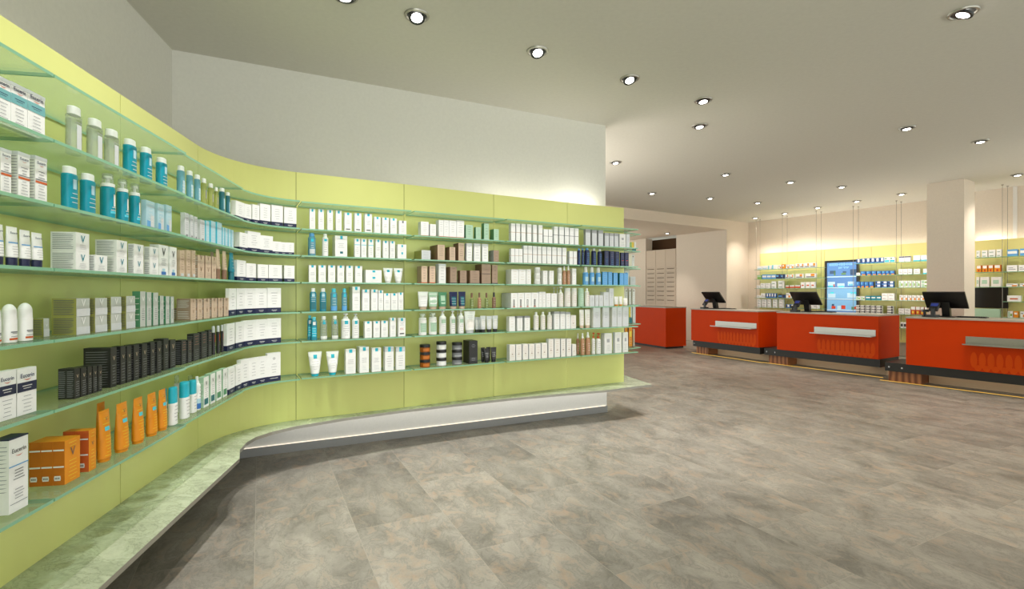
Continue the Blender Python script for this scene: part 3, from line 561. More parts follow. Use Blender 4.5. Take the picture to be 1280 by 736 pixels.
row('E',4,'T6','carton','lrp_stack','wide flat white carton', [(506,624,563,656)], stack=2)
row('E',4,'T6','tube','lrptubew','white tapering tube', [(633,705,549,658),(709,778,551,659)])
row('E',5,'T7','bottle','tealwash','dark teal bottle with white cap', [(97,145,55,220),(168,215,55,218)])
row('E',5,'T7','bottle','bluewater','light blue water bottle', [(243,292,57,217),(322,362,57,216)])
row('E',5,'T7','carton','lrp','tall '+TQ, [(400,453,43,214,376)])
row('E',5,'T7','carton','lrp',TQ, [(470,521,62,212),(533,579,62,211),(583,618,68,210)])
row('E',5,'T7','carton','lrp','short '+TQ, [(622,668,89,209),(672,720,90,209),(723,760,84,208)])
row('E',6,'T7','bottle','tealfill','bright teal bottle', [(106,149,260,424)])
row('E',6,'T7','bottle','tealfill','rear bright teal bottle', [(80,116,238,412)], inset=.07)
row('E',6,'T7','bottle','clearlrp','clear bottle with white cap', [(169,222,254,420),(249,299,253,418)])
row('E',6,'T7','bottle','pumplrp','white pump bottle', [(318,384,238,416),(395,447,238,412)])
row('E',6,'T7','carton','lrp','short '+TQ, [(487,537,290,407),(549,594,289,405),(604,651,287,403)])
row('E',6,'T7','carton','lrp','slim '+TQ, [(666,707,266,400)])
row('E',6,'T7','carton','lrp_gold','white carton with copper letters', [(725,775,267,397)])
row('E',7,'T7','tube','lrptube','white tube on turquoise cap', [(85,184,506,678),(213,304,503,669)])
row('E',7,'T7','carton','lrp','tall '+TQ, [(352,423,489,662,340),(450,517,474,655,427),(538,603,482,650,526)])
row('E',7,'T7','carton','lrp_silver','white carton with silver top', [(630,692,475,643,615),(709,772,471,632,700)])
# bay F
row('F',2,'T8','carton','n_white','white carton with copper edge', [(193,264,111,243,166),(276,332,134,248)])
row('F',2,'T8','carton','n_white','large white carton with copper edge', [(358,402,98,256,328),(404,450,98,258),(452,520,102,262),(523,590,104,267)])
row('F',2,'T8','carton','n_green','pale green carton', [(606,671,143,270),(698,744,163,275,678),(774,818,122,276,748),(864,909,178,282,826)])
row('F',3,'T8','carton','n_taupe_olive','low grey carton', [(198,281,383,470,117)])
row('F',3,'T8','carton','n_taupe','taupe carton', [(346,412,333,475,266),(456,509,353,478,415),(538,590,316,481,490)])
row('F',3,'T8','carton','n_whitegrey','white carton with silver top', [(613,663,319,484,594),(682,740,321,486,668),(757,811,325,488,744)])
row('F',3,'T8','carton','n_greystack','small grey carton', [(862,909,380,489,815)], stack=2)
row('F',4,'T8','carton','n_peach','peach carton', [(197,251,527,685,157),(272,325,528,686,254)])
row('F',4,'T8','carton','n_whitegrey','white carton', [(357,421,510,690,328)])
row('F',4,'T8','carton','n_brown','brown carton', [(462,523,536,689,422),(553,613,570,690,528),(645,731,570,692,612)])
row('F',4,'T8','carton','n_brown','small brown carton', [(752,833,514,694,690)], stack=2)
row('F',4,'T8','carton','n_brown','tall brown carton', [(848,899,520,695,836)])
row('F',5,'T9','tube','tubewhite','white tube with beige cap', [(82,168,57,206)])
row('F',5,'T9','tube','tubepale','pale green tube with beige cap', [(168,250,60,205)])
row('F',5,'T9','tube','tubegreen','green tube with beige cap', [(250,326,62,204)])
row('F',5,'T9','tube','tubenavy','navy tube with beige cap', [(343,414,60,203),(420,483,60,203)])
row('F',5,'T9','bottle','vialgreen','slim green vial', [(516,550,70,201),(640,672,70,200)])
row('F',5,'T9','bottle','vialpink','slim pink vial', [(581,612,68,201)])
row('F',5,'T9','bottle','vialamber','slim amber vial', [(702,735,68,200)])
row('F',6,'T9','bottle','foamwhite','white foamer bottle', [(88,156,246,430),(172,241,240,426)])
row('F',6,'T9','bottle','pumpwhite','white pump bottle', [(259,319,222,421),(348,397,224,418),(418,466,220,415)])
row('F',6,'T9','bottle','pumpwhite','rear white pump bottle', [(405,428,222,408)], inset=.11)
row('F',6,'T9','tube','tubebig','large white tube', [(468,563,231,413)])
row('F',6,'T9','tube','tubesilver','silver tube with black cap', [(602,652,264,403),(654,703,266,401),(703,753,264,400)])
row('F',6,'T9','tube','tubesilver','rear silver tube with black cap', [(556,594,262,390),(586,622,262,388)], inset=.07)
for nm, st, e in (('amber jar with black lid','jaramber',(96,187,504,693)), ('white jar with black lid','jarwhite',(235,322,484,686)), ('grey jar with black lid','jargrey',(365,453,490,674))):
    row('F',7,'T9','jar',st,nm,[e], stack=3)
row('F',7,'T9','carton','blackbig','tall black carton', [(512,582,471,663,462)], deep=3)
row('F',7,'T9','tube','tubeblack','small black tube', [(632,682,540,657),(690,741,530,652)])
row('F',7,'T9','tube','tubeblack','rear small black tube', [(608,644,528,650),(652,690,518,640)], inset=.07)
# bay G
row('G',2,'T10','carton','g_two','white copper lined carton', [(342,373,222,352),(380,408,224,355),(418,448,227,358),(460,490,230,361),(503,530,233,363),(543,571,237,366)], stack=2)
row('G',2,'T10','carton','g_twogrey','white carton with grey line', [(580,611,265,367),(615,643,267,369),(655,683,245,371),(694,726,248,373),(734,764,251,375),(770,800,255,377),(806,833,258,379)], stack=2)
row('G',3,'T10','carton','g_two','small copper lined carton', [(342,369,413,516),(372,398,414,517),(400,426,415,518)], stack=2)
row('G',3,'T10','carton','g_two','tall copper lined carton', [(434,463,391,519),(467,496,392,520),(502,531,394,520),(537,562,396,521),(569,598,397,521),(604,635,398,522),(642,673,400,523),(679,709,402,523),(716,745,403,524)], stack=2)
row('G',3,'T10','carton','g_two','end copper lined carton', [(767,793,425,524),(797,821,426,525)], stack=2)
row('G',4,'T10','carton','g_plain','white carton', [(345,397,559,667,303),(399,451,560,668),(455,487,559,668)])
row('G',4,'T10','bottle','tubstack','small white tub', [(508,556,545,669)], stack=3, cat='tub')
row('G',4,'T10','carton','g_plain','narrow white carton', [(576,607,567,668),(621,653,567,668),(788,816,553,671)])
row('G',4,'T10','bottle','tubstack','little white tub', [(677,712,547,669)], stack=3, cat='tub')
row('G',4,'T10','bottle','amberfoam','peach bottle with white cap', [(714,743,535,670),(744,773,533,670)])
row('G',5,'T11','carton','g_slot','white carton with dark slot', [(193,247,105,229,110),(249,304,104,229),(306,361,103,228),(363,424,103,228)])
row('G',5,'T11','carton','g_plain','tall white carton', [(426,453,98,228),(455,482,98,228)])
row('G',5,'T11','carton','g_plain','short white carton', [(486,524,110,227),(530,577,112,227)])
row('G',5,'T11','bottle','pumptall','white pump bottle', [(582,630,54,223)])
row('G',5,'T11','bottle','pumptall','rear white pump bottle', [(540,562,52,215),(571,590,54,214)], inset=.115)
row('G',6,'T11','carton','g_plain','slim white carton', [(178,226,308,431)])
row('G',6,'T11','carton','g_greycap','slim white carton with grey top', [(244,289,307,429),(306,351,306,427)])
row('G',6,'T11','bottle','whitescrew','white screw cap bottle', [(378,424,276,426),(436,480,276,424),(491,535,276,421)])
row('G',6,'T11','carton','g_greycap','tall white carton with grey top', [(554,599,272,419),(605,646,272,416),(652,688,275,414)])
row('G',6,'T11','carton','g_dot','short cream carton', [(692,736,300,411)])
row('G',7,'T11','carton','g_dot','slim cream carton', [(181,228,543,676),(235,281,543,673),(291,336,541,671),(344,390,544,669),(398,441,541,666),(449,495,537,663)])
row('G',7,'T11','carton','g_dot','tall cream carton', [(507,548,500,656,485),(557,602,497,651),(611,648,496,646),(658,696,494,641)])
row('G',7,'T11','carton','g_dot','last small cream carton', [(705,737,543,639)])
# bay H
row('H',2,'T12','carton','h_silver','tall silver topped carton', [(236,280,194,344,216),(296,339,200,347),(354,397,203,350)])
row('H',2,'T12','carton','h_silver','short silver topped carton', [(413,451,231,356),(458,495,232,357),(502,536,232,359)])
row('H',2,'T12','carton','h_emblem','frosted carton with emblem', [(549,603,238,362)])
row('H',2,'T12','carton','h_frost','plain frosted carton', [(612,641,240,365)])
row('H',3,'T12','bottle','navybottle','navy bottle with blue cap', [(159,187,369,521),(196,220,368,522),(224,270,367,524)])
row('H',3,'T12','bottle','navywhitecap','navy bottle with pale cap', [(288,331,370,526),(346,383,376,528)])
row('H',3,'T12','carton','h_navy','navy carton', [(410,451,392,531,378),(460,502,396,532,452),(510,546,399,533,503)])
row('H',3,'T12','carton','h_navyred','navy carton with red line', [(560,591,409,535,548),(598,632,411,537,592)])
row('H',4,'T12','bottle','bluebottle','light blue bottle with white cap', [(206,262,544,708),(267,317,546,708),(326,376,548,708)])
row('H',4,'T12','carton','h_blue','tall blue carton', [(390,438,588,709,378),(444,481,589,709)])
row('H',4,'T12','carton','h_blue','short blue carton', [(492,531,597,710),(549,586,598,710),(588,626,600,711)])
row('H',5,'T13','bottle','tubwhite','frosted white tub', [(25,70,50,173),(73,110,50,172)], cat='tub')
row('H',5,'T13','bottle','tubgreen','pale green tub', [(115,157,50,171)], cat='tub')
row('H',5,'T13','bottle','whitescrew','pale bottle with rounded cap', [(160,192,50,170)])
row('H',5,'T13','carton','h_frost','low frosted carton', [(197,227,95,169),(232,254,95,169),(258,283,95,168)])
row('H',5,'T13','carton','h_frost','tall frosted carton', [(288,321,74,168),(324,353,50,167)])
row('H',5,'T13','tube','tubeorangecap','small tube with orange cap', [(354,384,103,166),(385,411,103,166)])
row('H',5,'T13','tube','tubepeach','small pale tube', [(413,445,114,165)])
row('H',6,'T13','tube','tubepeach','white tube with peach cap', [(126,158,195,316),(161,199,195,316)])
row('H',6,'T13','carton','h_frost','large frosted carton', [(218,266,182,313,198),(282,323,182,312,270),(343,372,180,311),(376,408,179,310),(412,450,176,308)])
row('H',7,'T13','bottle','amberfoam','peach bottle with white cap', [(133,162,349,493),(164,200,346,493)])
row('H',7,'T13','bottle','amberfoam','rear peach bottle with white cap', [(106,128,345,484)], inset=.09)
row('H',7,'T13','bottle','orangepump','white bottle with orange pump', [(206,231,348,490),(233,268,352,489)])
row('H',7,'T13','carton','h_emblem','large frosted carton with print', [(292,341,355,487,268),(361,403,350,484,345),(413,447,347,478,404)])
# ------------------------------------------------------------------ setting
def sheet(name, pts, m, parent=None):
    b = MB(); b.add(pts, [tuple(range(len(pts)))], m); return b.build(name, parent)
b = MB(); b.box(-6, 12, -2.6, 22, -.12, 0, 'floorstone'); struct(b.build('floor'))
b = MB(); b.box(-6, 12, -2.6, 22, CEIL, CEIL+.15, 'ceilingpaint'); struct(b.build('ceiling'))
def wallbox(name, p, q, z0, z1, th, m, kind=True):
    """wall from p to q, visible face on the line p-q, thickness away from the room (to the left of p->q)"""
    p = Vector(p); q = Vector(q); d = (q-p).normalized(); n = Vector((-d.y, d.x))
    b = MB(); b.prism([tuple(p), tuple(q), tuple(q+n*th), tuple(p+n*th)], z0, z1, m); o = b.build(name)
    return struct(o) if kind else o
WA, WB = (-2.644, 3.845), (1.06, 5.60)
wallbox('wall_left', (-2.644+.235*4.9, 3.845-4.9), WA, 0, CEIL, .25, 'plaster')
wallbox('wall_back', WA, WB, 0, CEIL, .16, 'plaster')
# soffit, tall white block and the niche behind it
dP = Vector((.85, .527)).normalized(); dB = Vector((-.575, .818)).normalized(); PC = Vector((5.62, 12.94))
wallbox('wall_pillar', PC, PC+dP*2.3, 0, CEIL, .3, 'warmplaster')
wallbox('wall_niche', PC+dB*1.56, PC, 0, CEIL-.25, .3, 'warmplaster')
e1 = PC+dB*1.56; e2 = PC+dB*2.66
wallbox('wall_far', PC+dB*6.5, e2, 0, CEIL-.25, .3, 'warmplaster')
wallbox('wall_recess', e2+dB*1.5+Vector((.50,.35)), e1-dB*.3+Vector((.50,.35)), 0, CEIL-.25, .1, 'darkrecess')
bs = MB(); s0 = PC-dP*6.0; s1 = PC+dP*.02
bs.prism([tuple(s0), tuple(s1), tuple(s1+dB*9), tuple(s0+dB*9)], CEIL-.25, CEIL-.001, 'warmplaster'); struct(bs.build('trim_soffit'))
# drawer cabinet standing in the niche
cab = empty('drawer_cabinet', (e2.x, e2.y, 0), math.atan2(-dB.y, -dB.x)); tag(cab, 'tall pale wood drawer cabinet in the niche behind the red counters', 'cabinet')
cw_ = (e1-e2).length; b = MB(); b.box(.012, cw_-.012, .02, .42, 0, 2.61, 'drawerwood'); b.build('carcass', cab)
for c in range(3):
    x0 = .014+c*(cw_-.028)/3; x1 = .014+(c+1)*(cw_-.028)/3
    b = MB(); b.box(x0+.004, x1-.004, 0, .02, 2.10, 2.60, 'drawerwood'); b.build('door', cab)
    for r in range(8):
        z0 = 1.02+r*.132
        b = MB(); b.box(x0+.004, x1-.004, 0, .02, z0, z0+.118, 'drawerwood'); dr = b.build('drawer', cab)
        b = MB(); b.box(x0+.06, x1-.06, -.012, 0, z0+.085, z0+.10, 'drawergap'); b.build('handle', dr)
    b = MB(); b.box(x0+.004, x1-.004, 0, .02, .06, 1.01, 'drawerwood'); b.build('door', cab)

# right-hand shop wall
RW = Path([(6.46-.548*.25+0, 12.9+.8365*.25), (6.46, 12.9), (8.38, 9.97), (8.38+.548*.5, 9.97-.8365*.5)]); RW.s0 = RW.c[1]
R3 = Path([(8.55, 9.27), (8.61, 9.17), (8.94, 8.63), (9.46, 7.78), (9.98, 6.93)]); R3.s0 = R3.c[1]
rn = Vector((-.8365, -.548))
def strip(name, path, s0, s1, o0, o1, z0, z1, m, edge=None, parent=None, n=2):
    P = [path.at(s0+(s1-s0)*k/n, o1)[0] for k in range(n+1)]; Q = [path.at(s0+(s1-s0)*k/n, o0)[0] for k in range(n+1)]
    b = MB(); b.prism([tuple(p) for p in P]+[tuple(q) for q in reversed(Q)], z0, z1, m, edge); return b.build(name, parent)
wallbox('wall_right', tuple(RW.at(-.9, -.27)[0]), tuple(RW.at(3.9, -.27)[0]), 0, CEIL, .2, 'warmplaster')
wallbox('wall_right_end', tuple(R3.at(-.5, -.14)[0]), tuple(R3.at(2.6, -.14)[0]), 0, CEIL, .2, 'warmplaster')
q0 = R3.at(R3.find(1264.5, -.05, 0, 2), -.12)[0]; q1 = R3.at(R3.find(1269.5, -.05, 0, 2), -.12)[0]
wallbox('trim_pilaster', tuple(q0), tuple(q1), 2.305, CEIL, .05, 'kickwhite')
LW = (RW.c[2]-RW.c[1]); RTOP = HC+1.0
seams = [0, LW*.27, LW*.45, LW*.72, LW+.35]
PN = ['pale yellow wall panel beside the white pillar', 'pale yellow wall panel behind the video screen', 'pale yellow wall panel with blue medicine boxes', 'pale yellow wall panel next to the square column']
for k in range(4):
    tag(strip('wall_panel', RW, seams[k]+.002, seams[k+1]-.002, -.03, 0, .30, RTOP, 'panelyellow'), PN[k], 'wall panel')
s3 = [-.05, R3.find(1256, 0, 0, 2), 2.2]
for k in range(2):
    tag(strip('wall_panel', R3, s3[k]+.002, s3[k+1]-.002, -.03, 0, .30, HC+.95, 'panelyellow'), ['yellow wall panel between the column and the shelf cables', 'yellow wall panel at the photo edge past the column'][k], 'wall panel')
# square column
c0, c1, c2 = Vector((7.24, 8.63)), Vector((7.50, 8.20)), Vector((7.92, 8.46))
b = MB(); b.prism([tuple(c0), tuple(c1), tuple(c2), tuple(c0+c2-c1)], 0, CEIL, 'warmplaster'); struct(b.build('wall_column'))

# ------------------------------------------------------------------ green display wall: panels, base slab, kick board
LBL = {'A': 'green lacquered wall panel of the frontmost bay', 'B': 'green lacquered wall panel behind the orange tubes', 'C': 'green lacquered wall panel just before the curve', 'D': 'curved green lacquered wall panel in the corner',
       'E': 'green wall panel behind the cartons with turquoise squares', 'F': 'green wall panel behind the brown cartons', 'G': 'green wall panel with copper lined cartons', 'H': 'green wall panel with navy bottles at the free end'}
for k in 'ABCDEFGH':
    s0, s1 = BAYS[k]; n = 14 if k == 'D' else 3
    tag(strip('display_panel', WALL, s0+.002, s1-.002, -.022, 0, SLAB, PTOP, 'panelgreen', n=n), LBL[k], 'wall panel')
    if k != 'A': struct(strip('trim_seam', WALL, s0-.004, s0+.004, -.026, -.006, SLAB, PTOP-.001, 'seam', n=1))
fr = [WALL.at(s, .33)[0] for s in (-3.45, -1.5, -.75, -.25)]
fr += [Vector(ground(px, py, SLAB)) for px, py in ((300,562),(308,553),(320,546),(340,539.5),(370,532.5),(430,522.5),(500,513),(570,505),(640,497.5),(700,492.3),(757,487.5),(815,480.3))]
bk = [Vector((1.36, 5.97))]+[WALL.at(s, -.06)[0] for s in (4.20, 3.45, 2.6, 1.7, .82, .7, .55, .4, .25, .12, 0, -.8, -1.8, -3.45)]
b = MB(); b.prism([tuple(p) for p in fr+bk], SLAB-.022, SLAB, 'slabstonelit', 'steel'); tag(b.build('base_slab'), 'polished stone base slab running along the foot of the green wall', 'base slab')
dW = (Vector(WB)-Vector(WA)).normalized(); nW = Vector((dW.y, -dW.x))
kb = empty('kick_board', (0,0,0)); tag(kb, 'white kick board with grey foot strip under the stone slab', 'kick board')
def kbpart(name, z0, z1, t, m, cut=.0):
    p = Vector(WA)+dW*.05; q = Vector(WB)-dW*cut; b = MB(); p = p+nW*.002; q = q+nW*.002; b.prism([tuple(p), tuple(p+nW*t), tuple(q+nW*t), tuple(q)][::-1], z0, z1, m); return b.build(name, kb)
kbpart('board', 0.07, SLAB-.023, .02, 'kickwhite'); kbpart('foot_strip', 0, .07, .034, 'kickgrey'); kbpart('light_strip', .0702, .074, .031, 'led', .02)

# ------------------------------------------------------------------ glass shelves
for k in 'ABCDEFGH':
    s0, s1 = BAYS[k]; gp = .003 if k in 'ABCD' else .012; n = 14 if k == 'D' else 3
    for i, z in enumerate(SH):
        a0 = max(s0, -3.0)+gp; a1 = s1-gp
        dep = DEPTH[k]
        o = strip('glass_shelf', WALL, a0, a1, .006, dep, z-.010, z, 'glass', 'glassedge', n=n)
        tag(o, f'green tinted glass shelf, {ORD[i]} from the top, {BAYNAME[k]}', 'shelf', 'glass shelves of the green display wall')
# shelf ends of the rear face, seen past the free end of the wall
_off, _t = WALL.at(S_H-.001, 0); rear = [(1.292,5.575),(1.50,5.765),(1.32,6.20),(1.06,6.02)]
rsh = [HC+s for s in (.6765,.4747,.2747,.0746,-.1475,-.366,-.641)]
for i, z in enumerate(rsh):
    b = MB(); b.prism(rear, z-.010, z, 'glass', 'glassedge'); tag(b.build('glass_shelf'), f'small glass shelf end behind the green wall, {ORD[i]} from the top', 'shelf', 'glass shelf ends behind the green wall')
for cr, st, e, sh, lab in (('T12','h_yellowgreen',(656,704,297,388),2,'yellow and white carton on the second rear shelf end'), ('T12','h_cream',(657,688,410,541),3,'cream carton on the third rear shelf end'),
        ('T12','h_whiteblue',(596,640,568,711),4,'white and blue carton on the fourth rear shelf end'), ('T12','h_frost',(642,700,628,712),4,'small pale carton on the fourth rear shelf end'),
        ('T13','h_cream',(427,446,62,166),5,'cream carton nearer the panel on the fifth rear shelf end'), ('T13','h_cream',(451,470,62,166),5,'middle cream carton on the fifth rear shelf end'), ('T13','h_cream',(474,494,62,166),5,'outer cream carton on the fifth rear shelf end'),
        ('T13','h_yellowgreen',(452,474,180,288),6,'yellow and green carton on the sixth rear shelf end'), ('T13','h_frost',(476,498,178,288),6,'pale carton on the sixth rear shelf end'),
        ('T13','h_orange',(424,446,322,442),7,'darker orange carton on the lowest rear shelf end'), ('T13','h_orange',(449,477,322,445),7,'bright orange carton on the lowest rear shelf end'), ('T13','beigetall',(480,492,330,442),7,'slim brown carton on the lowest rear shelf end')):
    cx, cy, k = CR[cr]; y = 5.86; xa, xb = ray(cx+e[0]/k)*y, ray(cx+e[1]/k)*y; h = (e[3]-e[2])/k*y/F
    o = o_carton(max(.02, (xb-xa)*.9), h, .07, ST[st]); o.location = ((xa+xb)/2, y, rsh[sh-1]+.0005); o.rotation_euler = (0,0,.25); tag(o, lab, 'carton', 'cartons on the rear shelf ends')

# ------------------------------------------------------------------ labels of the stock
from collections import defaultdict
cnt = defaultdict(list)
for it in ITEMS: cnt[(it[2], it[3], it[1])].append(it)
SHN = {2: 'second shelf down', 3: 'third shelf down', 4: 'fourth shelf down', 5: 'fifth shelf down', 6: 'sixth shelf down', 7: 'lowest shelf'}
for (bay, sh, desc), its in cnt.items():
    its.sort(key=lambda t: t[4], reverse=(bay in 'ABC'))
    for k, it in enumerate(its):
        o = ''
        if len(its) > 1: o = (', '+ORD[k]+(' along curve' if bay == 'D' else ' from curve'))
        bn = {'A': 'frontmost green bay', 'B': 'second bay before curve', 'C': 'last bay before curve', 'D': 'curved corner bay', 'E': 'first bay past curve', 'F': 'second bay past curve', 'G': 'third bay past curve', 'H': 'end bay past curve'}[bay]
        lab = f'{desc}{o}, {SHN[sh]}, {bn}'
        if len(lab.replace(',', '').split()) > 16: print('LONG', lab)
        tag(it[0], lab, it[5], f'{desc}s, {SHN[sh]}, {bn}')

# ------------------------------------------------------------------ shelves and medicine boxes on the right
def zat(path, px, py, off, lo, hi):
    q, _ = path.at(path.find(px, off, lo, hi), off); return HC+(HY-py)*q.y/F
RSEC = {'R1': (RW, 943, 1027.5, 1000, (334.8,347.5,360,372.5,385.2)), 'R2': (RW, 1066, 1119.5, 1090, (328.7,343.8,359.3,375,391.5,408)), 'R3': (RW, 1121, 1172, 1090, (328.7,343.8,359.3,375,391.5,408)),
        'R4': (R3, 1216, 1252, 1240, (321,339.8,358.4)), 'R5': (R3, 1253.5, 1300, 1240, (321,339.8,358.4,376.5,396))}
RNAME = {'R1': 'beside the white pillar', 'R2': 'next to the video screen', 'R3': 'short of the square column', 'R4': 'just past the square column', 'R5': 'at the photo edge'}
RZ = {}
for sec, (path, pa, pb, pr, ys) in RSEC.items():
    a, c = path.find(pa, .25, -1, 5), path.find(pb, .25, -1, 5)
    for i, y in enumerate(ys):
        z = zat(path, pr, y, .25, -1, 5); RZ[sec, i] = z
        tag(strip('glass_shelf', path, a, c, .02, .25, z-.009, z, 'pane', 'glassedge'), f'thin glass shelf hung on cables, {ORD[i]} from the top, {RNAME[sec]}', 'shelf', 'cable hung glass shelves of the right wall')
MEDST = {'wb': S('white', front='white', rect=[(.1,.9,.1,.4,'paleblue')]), 'wc': S('white', rect=[(0,.25,0,1,'cyan')]), 'w': S('white', rect=[(.15,.85,.3,.38,'midgrey'),(.15,.6,.55,.62,'midgrey')]),
  'wo': S('white', rect=[(.5,.95,.1,.5,'orange'),(.1,.6,.6,.75,'printgrey')]), 'o': S('orange', rect=[(.2,.8,.5,.8,'white')]), 'wk': S('white', rect=[(.1,.9,.12,.35,'midgrey'),(.55,.9,.4,.9,'orange')]),
  'g': S('limegreen', side='green', rect=[(.1,.9,.5,.9,'palegreen')]), 'b': S('skyblue', rect=[(.05,.95,.35,.75,'white')]), 'nb': S('navy', side='blue', rect=[(.05,.6,.4,.75,'skyblue')]),
  'wg': S('white', rect=[(.15,.75,.12,.2,'green'),(.15,.75,.62,.7,'green')]), 'red': S('deeporange', rect=[(0,1,.6,1,'white')]), 'wr': S('white', rect=[(.2,.8,.35,.55,'deeporange')]),
  'bo': S('blue', side='navy', rect=[(.1,.6,.5,.9,'skyblue'),(.3,1,0,.25,'orange')]), 'bw': S('blue', rect=[(.4,.95,.3,.9,'white'),(.05,.35,.2,.8,'navy')]), 'tw': S('white', rect=[(.05,.95,.1,.45,'turq'),(.1,.5,.6,.85,'green')]),
  'wn': S('white', band=[(.75,.95,'navy')], lines=[(.2,.6,2,'printgrey')]), 'wl': S('white', band=[(.0,.22,'cyan')]), 'gl': S('white', rect=[(.1,.5,.1,.9,'palegreen'),(.55,.9,.2,.6,'limegreen')]),
  't': S('teal', side='deepteal', rect=[(.1,.9,.45,.7,'white')]), 'st': S('offwhite', band=[(.3,.62,'midgrey')], rect=[(.7,.95,.1,.9,'darkgrey')]), 'ow': S('deeporange', side='red', band=[(.62,1,'white')], rect=[(.25,.7,.15,.45,'yellow')]),
  'bk': S('white', rect=[(.1,.9,.25,.75,'darkgrey')]), 'wor': S('orange', side='rust', rect=[(.1,.9,.55,.95,'white'),(.35,.65,.1,.4,'red')]), 'green2': S('paper', rect=[(.2,.8,.3,.7,'palegreen')], lines=[(.1,.9,4,'printgrey')])}
T14, T15, T16 = (930,290,6.69), (1020,290,6.131), (1150,220,4.092)
MED = []
def med(sec, i, T, sty, desc, ents, stack=1, d=.07):
    path = RSEC[sec][0]; cx, cy, k = T
    for e in ents:
        off = .235; sa, sb = path.find(cx+e[0]/k, off, -1, 5), path.find(cx+e[1]/k, off, -1, 5); q, t = path.at((sa+sb)/2, off)
        h = (e[3]-e[2])/k*q.y/F/stack
        for lev in range(stack):
            o = carton(max(.02, (sb-sa)*.97), h*.99, d, MEDST[sty]).build('medicine_box'); o.location = (q.x, q.y, RZ[sec, i]+.0005+h*lev); o.rotation_euler = (0,0,math.atan2(t.y, t.x))
            MED.append((o, ({1: '', 2: ('lower ', 'upper '), 3: ('lowest ', 'middle ', 'topmost ')}[stack] or [''])[lev]+desc, sec, i, (sa+sb)/2))
med('R1',0,T14,'wb','white and blue medicine box', [(110,149,276,304),(155,195,273,303)]); med('R1',0,T14,'wc','white medicine box with cyan side', [(203,229,270,302),(235,274,267,301)])
med('R1',0,T14,'o','orange medicine box', [(314,340,262,298)]); med('R1',0,T14,'wo','white and orange medicine box', [(288,311,266,299),(350,375,264,296),(381,416,262,295)])
med('R1',0,T14,'wk','white medicine box with orange end', [(430,462,256,294),(466,500,255,293),(506,548,252,292),(552,600,250,291)])
med('R1',1,T14,'g','green medicine box', [(110,146,356,389)]); med('R1',1,T14,'b','sky blue medicine box', [(150,188,351,388),(190,227,351,387),(229,265,350,386)]); med('R1',1,T14,'nb','navy medicine box', [(268,303,348,385),(306,341,348,384)])
med('R1',1,T14,'wk','white medicine box with orange end', [(345,373,350,383),(385,413,348,382),(430,494,343,380),(510,600,340,378)])
med('R1',2,T14,'w','low white medicine box', [(106,132,444,469)]); med('R1',2,T14,'w','white medicine box with grey print', [(137,175,425,468),(180,219,424,468)], stack=2); med('R1',2,T14,'wg','tall white medicine box with green print', [(230,267,408,467),(284,331,404,467)])
med('R1',2,T14,'red','orange red medicine box', [(348,376,444,467),(382,421,444,467),(427,470,443,467)]); med('R1',2,T14,'wr','white medicine box with red mark', [(475,506,417,467),(516,551,416,467),(557,592,415,467)])
med('R1',3,T14,'w','low white medicine box', [(106,138,531,551)]); med('R1',3,T14,'w','white medicine box with grey print', [(141,178,514,551)]); med('R1',3,T14,'bw','blue and white medicine box', [(183,202,514,552),(204,223,514,552),(225,244,514,552),(246,266,514,552)])
med('R1',3,T14,'nb','navy medicine box', [(285,340,528,555)]); med('R1',3,T14,'wo','white and orange medicine box', [(351,390,512,554)])
med('R1',4,T14,'w','stacked white medicine box', [(110,141,570,635),(150,188,569,636),(196,222,569,637),(240,276,569,637),(291,328,568,638)], stack=3); med('R1',4,T14,'bw','low blue medicine box', [(350,382,612,642),(386,416,612,643)]); med('R1',4,T14,'w','white medicine box with grey print', [(532,571,608,646),(577,622,608,647)])
med('R2',0,T15,'bw','blue and white medicine box', [(309,335,207,243),(345,373,204,242),(379,410,202,241),(415,446,200,240),(451,482,199,238),(486,518,197,237)]); med('R2',0,T15,'tw','white and turquoise medicine box', [(524,563,196,236),(566,604,194,234)])
med('R2',1,T15,'bo','blue and orange medicine box', [(341,380,302,333),(385,420,301,332),(426,460,301,332),(465,500,300,330),(504,531,299,329),(535,562,298,329),(566,601,298,328)]); med('R2',1,T15,'w','low white medicine box', [(309,337,314,335)])
med('R2',2,T15,'bo','blue and orange medicine box', [(309,337,380,426),(341,367,380,425),(371,402,380,425),(406,440,380,425)]); med('R2',2,T15,'bw','blue and white medicine box', [(454,494,375,423),(503,543,375,423),(552,593,374,422)], stack=2)
med('R2',3,T15,'gl','small green and white medicine box', [(306,340,491,519),(342,375,491,519)]); med('R2',3,T15,'t','teal medicine box', [(380,418,485,518),(421,459,485,518),(462,500,486,519)]); med('R2',3,T15,'w','grey print medicine box', [(504,550,468,521),(553,600,468,521)], stack=2)
med('R2',4,T15,'st','grey striped medicine box', [(306,341,552,611),(344,379,552,611),(383,419,552,612),(424,461,552,612),(465,506,553,613),(545,590,553,613)], stack=3)
med('R2',5,T15,'bk','white and black medicine box', [(560,596,670,712)])
med('R3',0,T15,'wn','white medicine box with navy dots', [(635,678,188,231),(681,725,187,230)]); med('R3',0,T15,'wl','white medicine box with cyan foot', [(745,800,182,227),(803,858,180,225)])
med('R3',1,T15,'w','white medicine box with grey print', [(632,665,285,326),(668,700,285,326),(703,736,284,325),(748,796,281,321)]); med('R3',1,T15,'wl','white medicine box with cyan foot', [(820,858,280,320)])
med('R3',2,T15,'gl','green and white medicine box', [(635,667,371,422),(671,702,371,421),(706,732,370,421),(736,762,370,420),(766,798,369,419)]); med('R3',2,T15,'gl','large green and white medicine box', [(803,858,364,418)], stack=2)
med('R3',3,T15,'wo','white and orange medicine box', [(639,665,480,521),(670,700,480,521),(704,732,480,520),(736,765,479,520),(769,796,479,520),(800,830,479,520)])
